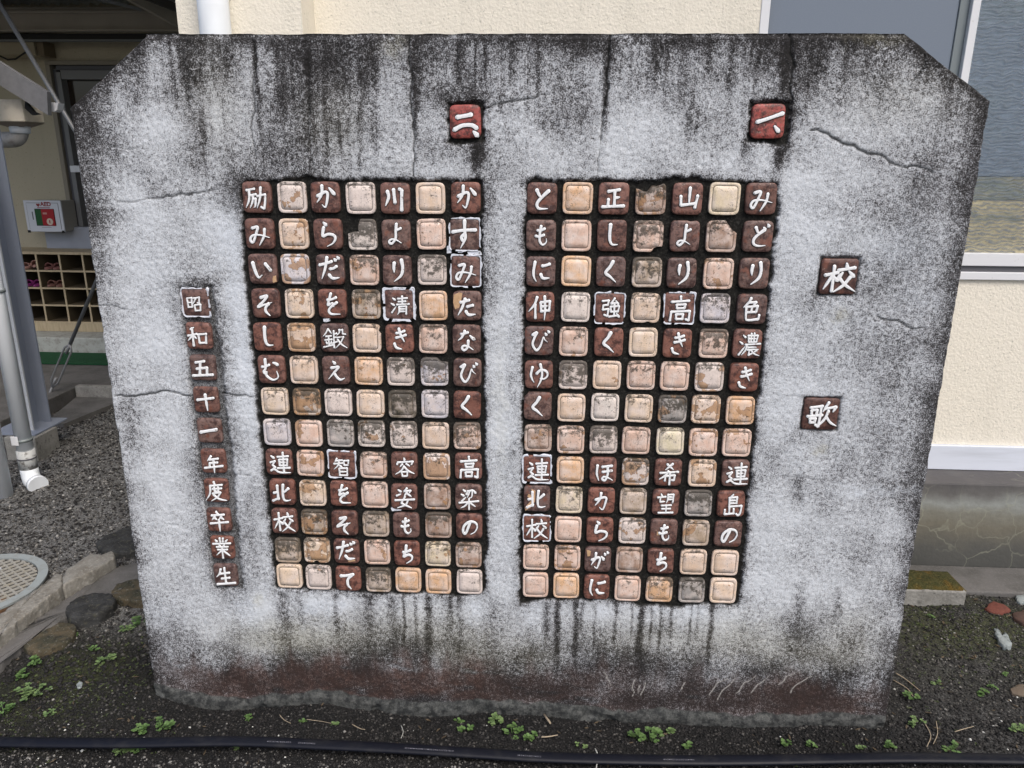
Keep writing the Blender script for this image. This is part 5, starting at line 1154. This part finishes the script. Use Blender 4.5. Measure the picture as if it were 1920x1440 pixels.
PAL = mat('pale_mortar_chip', (.27, .30, .30), rough=.85, noise=[(60, 4, .5, .65, (.12, .14, .14), .9)], bump=[(150, .6, .003)])
o = rot_poly('mortar_chip', [(1863, 1178), (1870, 1175), (1876, 1190), (1882, 1192), (1884, 1184), (1890, 1190), (1898, 1206), (1896, 1212), (1884, 1212), (1872, 1200)], .006, .02, PAL, 9, jit=.003, rel=True); tag(o, 'forked pale chip of mortar on the soil at the lower right', 'mortar chip')
o = rot_poly('mortar_chip', [(1905, 1115), (1915, 1111), (1935, 1115), (1935, 1128), (1915, 1130), (1906, 1125)], .010, .02, PAL, 10, jit=.003, rel=True); tag(o, 'pale mortar lump at the right edge below the foundation', 'mortar chip')
TANS = mat('tan_stone', (.13, .10, .075), rough=.9, noise=[(50, 3, .4, .7, (.14, .12, .09), .7)], bump=[(90, .5, .003)])
o = rot_poly('flat_stone', [(1894, 1290), (1910, 1282), (1940, 1284), (1940, 1300), (1915, 1304), (1898, 1300)], .010, .03, TANS, 11, jit=.003, rel=True); tag(o, 'small tan flat stone at the right edge in the soil', 'stone')
o = rot_poly('mortar_chip', [(143, 1283), (149, 1277), (155, 1279), (153, 1287), (145, 1289)], .006, .01, PAL, 12, jit=.001, rel=True); tag(o, 'tiny pale chip on the dark soil left of the monument', 'mortar chip')
# hose along the bottom
HZ_ = .004
hp = [(-400, 1380), (0, 1391), (240, 1393), (440, 1390), (600, 1396), (760, 1404), (920, 1414), (1000, 1419), (1120, 1423), (1320, 1426), (1500, 1424), (1700, 1421), (1920, 1424), (2300, 1432)]
HP = [onZ(x, y, HZ_) for x, y in hp]
cv = catmull([Vector(p) for p in HP], 8)
HS = mat('black_hose', (.006, .007, .012), rough=.45, spec=.2, noise=[(20, 3, .5, .7, (.02, .02, .022), .6)])
HO = thing('hose', 'black plastic irrigation hose with faint white print lying in front of the monument', 'hose', tuple(cv[0]))
n_ = 14; v = []; f = []
for i, p in enumerate(cv):
    a = cv[max(i-1, 0)]; b = cv[min(i+1, len(cv)-1)]; t_ = (b-a).normalized(); s_ = t_.cross(Vector((0, 0, 1))).normalized()
    for k in range(n_):
        an = 2*math.pi*k/n_; v.append(p+s_*math.cos(an)*.0175+Vector((0, 0, 1))*math.sin(an)*.0080-cv[0])
f = [(i*n_+k, i*n_+(k+1) % n_, (i+1)*n_+(k+1) % n_, (i+1)*n_+k) for i in range(len(cv)-1) for k in range(n_)]
mesh('tube', v, f, HS, HO, None, True)
PRT = mat('hose_print', (.13, .13, .15), rough=.6)
v = []; f = []; R = random.Random(4)
def hose_at(s):
    i = min(int(s), len(cv)-2); return cv[i].lerp(cv[i+1], s-i), (cv[i+1]-cv[i]).normalized()
for (px0, px1) in ((508, 548), (560, 588), (757, 800), (795, 838), (970, 1010), (1250, 1300)):
    def s_of(px):
        best = min(range(len(cv)), key=lambda i: abs(960+FPX*float(np.dot(np.array(cv[i])-CAM, _R))/float(np.dot(np.array(cv[i])-CAM, _F))-px)); return best
    s0 = s_of(px0); p0, t0 = hose_at(s0); L = (px1-px0)*.00158; x_ = 0
    while x_ < L:
        wdt = R.uniform(.0018, .0042); c0 = p0+t0*x_; s_ = t0.cross(Vector((0, 0, 1))).normalized()
        for (a0, a1) in ((1.15, 1.32),) if R.random() < .4 else ((1.12, 1.18), (1.26, 1.33)):
            k = len(v)
            for q, an in ((0, a0), (wdt, a0), (wdt, a1), (0, a1)):
                v.append(c0+t0*q+s_*math.cos(an)*.0180+Vector((0, 0, 1))*math.sin(an)*.0085-cv[0])
            f.append((k, k+1, k+2, k+3))
        x_ += wdt+R.uniform(.0008, .002)
pr = mesh('print', v, f, PRT, HO); pr['kind'] = 'stuff'
# straw and twigs
TW = mat('dry_straw', (.34, .28, .20), rough=.8); TWP = mat('pale_root', (.42, .42, .38), rough=.7)
def twig(pts, r, m, lab, h=.006):
    P = [Vector(onZ(x, y, float(gz(*onZ(x, y, 0)[:2]))+h)) for x, y in pts]; P = catmull(P, 4) if len(P) > 2 else P
    o = tube('twig', P, [r*(1-.4*i/len(P)) for i in range(len(P))], m, None, 6); tag(o, lab, 'twig', 'dry twigs and straws on the soil')
twig([(1116, 1404), (1121, 1418), (1118, 1440)], .0022, TWP, 'pale root hanging across the black hose', .022)
twig([(1020, 1340), (1032, 1356)], .0035, TW, 'short tan stick below the middle of the monument')
twig([(1015, 1382), (1030, 1381), (1046, 1378)], .0022, TW, 'thin curved twig beside the weeds near the hose')
twig([(524, 1340), (533, 1350), (545, 1356)], .0012, TW, 'fine straw left of centre in the dark grit')
twig([(575, 1349), (600, 1352), (620, 1356)], .0009, TW, 'long fine straw between two tiny weeds')
twig([(660, 1358), (675, 1366), (685, 1368)], .0012, TW, 'fine straw under the middle of the left panel')
twig([(752, 1360), (756, 1372), (752, 1384)], .0014, TWP, 'pale upright root beside the hose')
twig([(1730, 1350), (1745, 1378), (1738, 1400)], .0016, TW, 'bent straw among the weeds at the lower right')
twig([(1755, 1352), (1758, 1375), (1750, 1395)], .0014, TW, 'straw leaning beside the bent straw at lower right')
twig([(1790, 1372), (1810, 1366), (1826, 1362)], .0014, TW, 'long straw pointing right at the lower right')
twig([(1680, 1262), (1700, 1275), (1725, 1295)], .0018, TW, 'root strand beside the right foot of the monument')
twig([(1675, 1275), (1700, 1290), (1712, 1305)], .0014, TW, 'thin root strand below the first one at the right foot')
LIT = mat('dead_leaf', (.11, .085, .055), rough=.9, noise=[(90, 2, .4, .6, (.05, .035, .02), .8)])
def litter():
    R = random.Random(21); v = []; f = []
    for q in range(420):
        x = R.choice([R.uniform(-1.6, 1.8), R.uniform(-2.6, -1.2), R.uniform(1.02, 1.8)]); y = R.uniform(-.45, .0) if -1.2 < x < 1.02 else R.uniform(-.4, .7)
        z = float(gz(x, y))+.004; a = R.uniform(0, 6.28); L = R.uniform(.003, .012); W = L*R.uniform(.12, .4); k = len(v); c_, s_ = math.cos(a), math.sin(a)
        for (du, dv, dz) in ((-L, 0, R.uniform(0, .003)), (0, -W, .002), (L, 0, R.uniform(0, .004)), (0, W, .001)): v.append((x+du*c_-dv*s_, y+du*s_+dv*c_, z+dz))
        f.append((k, k+1, k+2)); f.append((k, k+2, k+3))
    o = mesh('leaf_litter', v, f, LIT); tag(o, 'bits of dry leaf and straw scattered over the soil', 'leaf litter'); o['kind'] = 'stuff'
litter()
# ================================================================== WEEDS
def leafmat(name, c1, c2):
    def bld(m, t, n, l, p, tc):
        co, oi = rndco(n, l, tc)
        c = ramp_(n, l, noise_(n, l, co, 60, 2), [(.35, c1), (.65, c2)])
        l.new(c, p.inputs['Base Color']); p.inputs['Roughness'].default_value = .5
        p.inputs['Subsurface Weight'].default_value = 0
    return mat(name, build=bld)
LF = [leafmat('leaf_green', (.060, .115, .032), (.12, .20, .065)), leafmat('leaf_pale', (.085, .14, .05), (.16, .23, .09))]
def weed(px, py, size, seed, lab, dens=1.0, ch=0):
    R = random.Random(seed); b = onZ(px, py, 0); zg = float(gz(b[0], b[1])); b = onZ(px, py, zg); zg = float(gz(b[0], b[1]))
    v = []; f = []
    ns = max(3, int(size/.0062*dens))
    for s in range(ns):
        an = R.uniform(0, 6.28); ln = size*R.uniform(.2, .62); up = R.uniform(.25, .9)*size*.55
        tip = Vector((math.cos(an)*ln, math.sin(an)*ln*.7, up)); root = Vector((math.cos(an)*ln*.25, math.sin(an)*ln*.2, -.004))
        k = len(v); sw = .0009; sd_ = Vector((-math.sin(an), math.cos(an), 0))*sw
        mid = root.lerp(tip, .5)+Vector((0, 0, size*.10))
        for q in (root, mid, tip): v += [q-sd_, q+sd_]
        f += [(k, k+1, k+3, k+2), (k+2, k+3, k+5, k+4)]
        nl = R.randint(4, 7)
        for j in range(nl):
            la = an+6.28*j/nl+R.uniform(-.3, .3); L = R.uniform(.0050, .0105)*(.9+size*5); W = L*R.uniform(.42, .60)
            d = Vector((math.cos(la), math.sin(la), R.uniform(-.15, .55))).normalized(); sv = d.cross(Vector((0, 0, 1))).normalized(); nrm = sv.cross(d)
            o_ = tip+Vector((0, 0, R.uniform(-.006, .001))); k = len(v)
            v += [o_, o_+d*L*.4+sv*W*.8+nrm*L*.10, o_+d*L*.8+sv*W*.8+nrm*L*.08, o_+d*L*1.05, o_+d*L*.8-sv*W*.8+nrm*L*.08, o_+d*L*.4-sv*W*.8+nrm*L*.10, o_+d*L*.55]
            f += [(k, k+1, k+6), (k+1, k+2, k+6), (k+2, k+3, k+6), (k+3, k+4, k+6), (k+4, k+5, k+6), (k+5, k, k+6)]
    o = mesh('weed', v, f, LF[ch], None, (b[0], b[1], zg)); o.rotation_euler = (0, 0, 0)
    tag(o, lab, 'weed', 'small green weeds in the soil around the monument')
WD = [(200,1240,.050,'leafy weed near the lower stepping stone'),(178,1222,.03,'small weed just above the leafy one by the stepping stone'),(265,1172,.045,'bright weed tuft beside the left edge of the monument'),(240,1186,.04,'weed tuft left of the bright tuft by the monument edge'),
 (140,1192,.02,'tiny pale weed on the edge of the lower stepping stone'),(72,1245,.05,'weed clump below the stepping stone at far left'),(66,1305,.075,'biggest weed clump at the lower left'),(40,1272,.04,'weed above the biggest clump at lower left'),(8,1340,.05,'weed at the extreme lower left edge'),(95,1340,.03,'small weed right of the biggest lower left clump'),
 (302,1366,.055,'spreading weed patch behind the hose at lower left'),(262,1372,.04,'sparse weed left of the spreading patch'),(232,1414,.04,'weed in front of the hose, leftmost'),(255,1412,.035,'weed in front of the hose, next to the leftmost'),(292,1402,.028,'small weed touching the hose at left'),(437,1398,.030,'single weed growing over the hose'),
 (461,1340,.028,'small weed in the grit at the left foot of the slab'),(567,1350,.014,'tiny seedling left of the fine straw'),(627,1354,.016,'tiny seedling right of the fine straw'),(858,1348,.022,'small weed top left of the middle clump'),(874,1366,.040,'pale green weed at the centre bottom'),
 (927,1352,.046,'rounded weed under the gap between the panels'),(962,1372,.050,'tall leafy weed right of the rounded one'),(990,1386,.035,'low weed trailing right of the tall leafy one'),(1090,1396,.022,'tiny weed beside the hose right of centre'),
 (1192,1380,.040,'weed at the left of the large clump'),(1222,1384,.065,'large leafy clump under the right panel'),(1245,1368,.050,'upright crown of the large clump'),(1285,1396,.028,'small rosette right of the large clump'),(1405,1352,.020,'tiny weed near the foot of the slab, right'),(1422,1355,.024,'small pale weed near the foot of the slab, right'),
 (1475,1394,.032,'leafy rosette above the hose at right'),(1524,1397,.026,'small weed right of the leafy rosette'),(1618,1402,.022,'faint weed above the hose'),(1671,1398,.028,'weed with thin stems left of the bent straw'),(1707,1316,.040,'weed beside the right foot of the monument'),(1716,1362,.036,'weed below the one at the right foot'),
 (1782,1402,.035,'upper weed of the pair over the hose at the lower right'),(1790,1428,.055,'weed growing over the hose at the lower right'),(1752,1282,.025,'small dim weed on the right soil'),(1838,1300,.036,'open weed in the middle of the right soil'),(1885,1268,.024,'small weed near the tan stone'),(1906,1372,.038,'weed at the right edge above the hose'),(1863,1290,.018,'tiny weed beside the open weed'),(1745,1160,.020,'tiny sprout below the mossy block')]
for i, (x_, y_, s_, lab) in enumerate(WD): weed(x_, y_, s_, 100+i, lab, 1.1 if s_ > .03 else .9, 1 if i % 3 == 0 else 0)
# low moss and seedlings scattered thickly
def sprigs():
    R = np.random.RandomState(9); pts = []
    for (cx, cy, sx_, sy_, n) in ((-1.42, -.02, .16, .14, 260), (-1.3, .12, .12, .10, 140), (1.42, .5, .22, .12, 320), (1.5, .2, .3, .2, 150), (-1.7, -.1, .2, .12, 150)):
        pts.append(np.stack([cx+R.randn(n)*sx_, cy+R.randn(n)*sy_], 1))
    P_ = np.concatenate(pts); P_ = P_[~((P_[:, 0] > -1.17) & (P_[:, 0] < 1.01) & (P_[:, 1] > -.02) & (P_[:, 1] < .22)) & (P_[:, 1] < .62)]
    v = []; f = []; r = random.Random(3)
    for (x, y) in P_:
        z = float(gz(x, y))
        for q in range(4):
            a = r.uniform(0, 6.28); L = r.uniform(.002, .006); k = len(v); c_, s_ = math.cos(a), math.sin(a)
            v += [(x, y, z), (x+c_*L-s_*L*.4, y+s_*L+c_*L*.4, z+L*.7), (x+c_*L*1.7, y+s_*L*1.7, z+L*.6), (x+c_*L+s_*L*.4, y+s_*L-c_*L*.4, z+L*.7)]
            f.append((k, k+1, k+2, k+3))
    o = mesh('moss_sprigs', v, f, leafmat('moss_green', (.03, .045, .014), (.07, .09, .028))); tag(o, 'tiny moss sprigs and seedlings spread over the soil', 'moss'); o['kind'] = 'stuff'
sprigs()
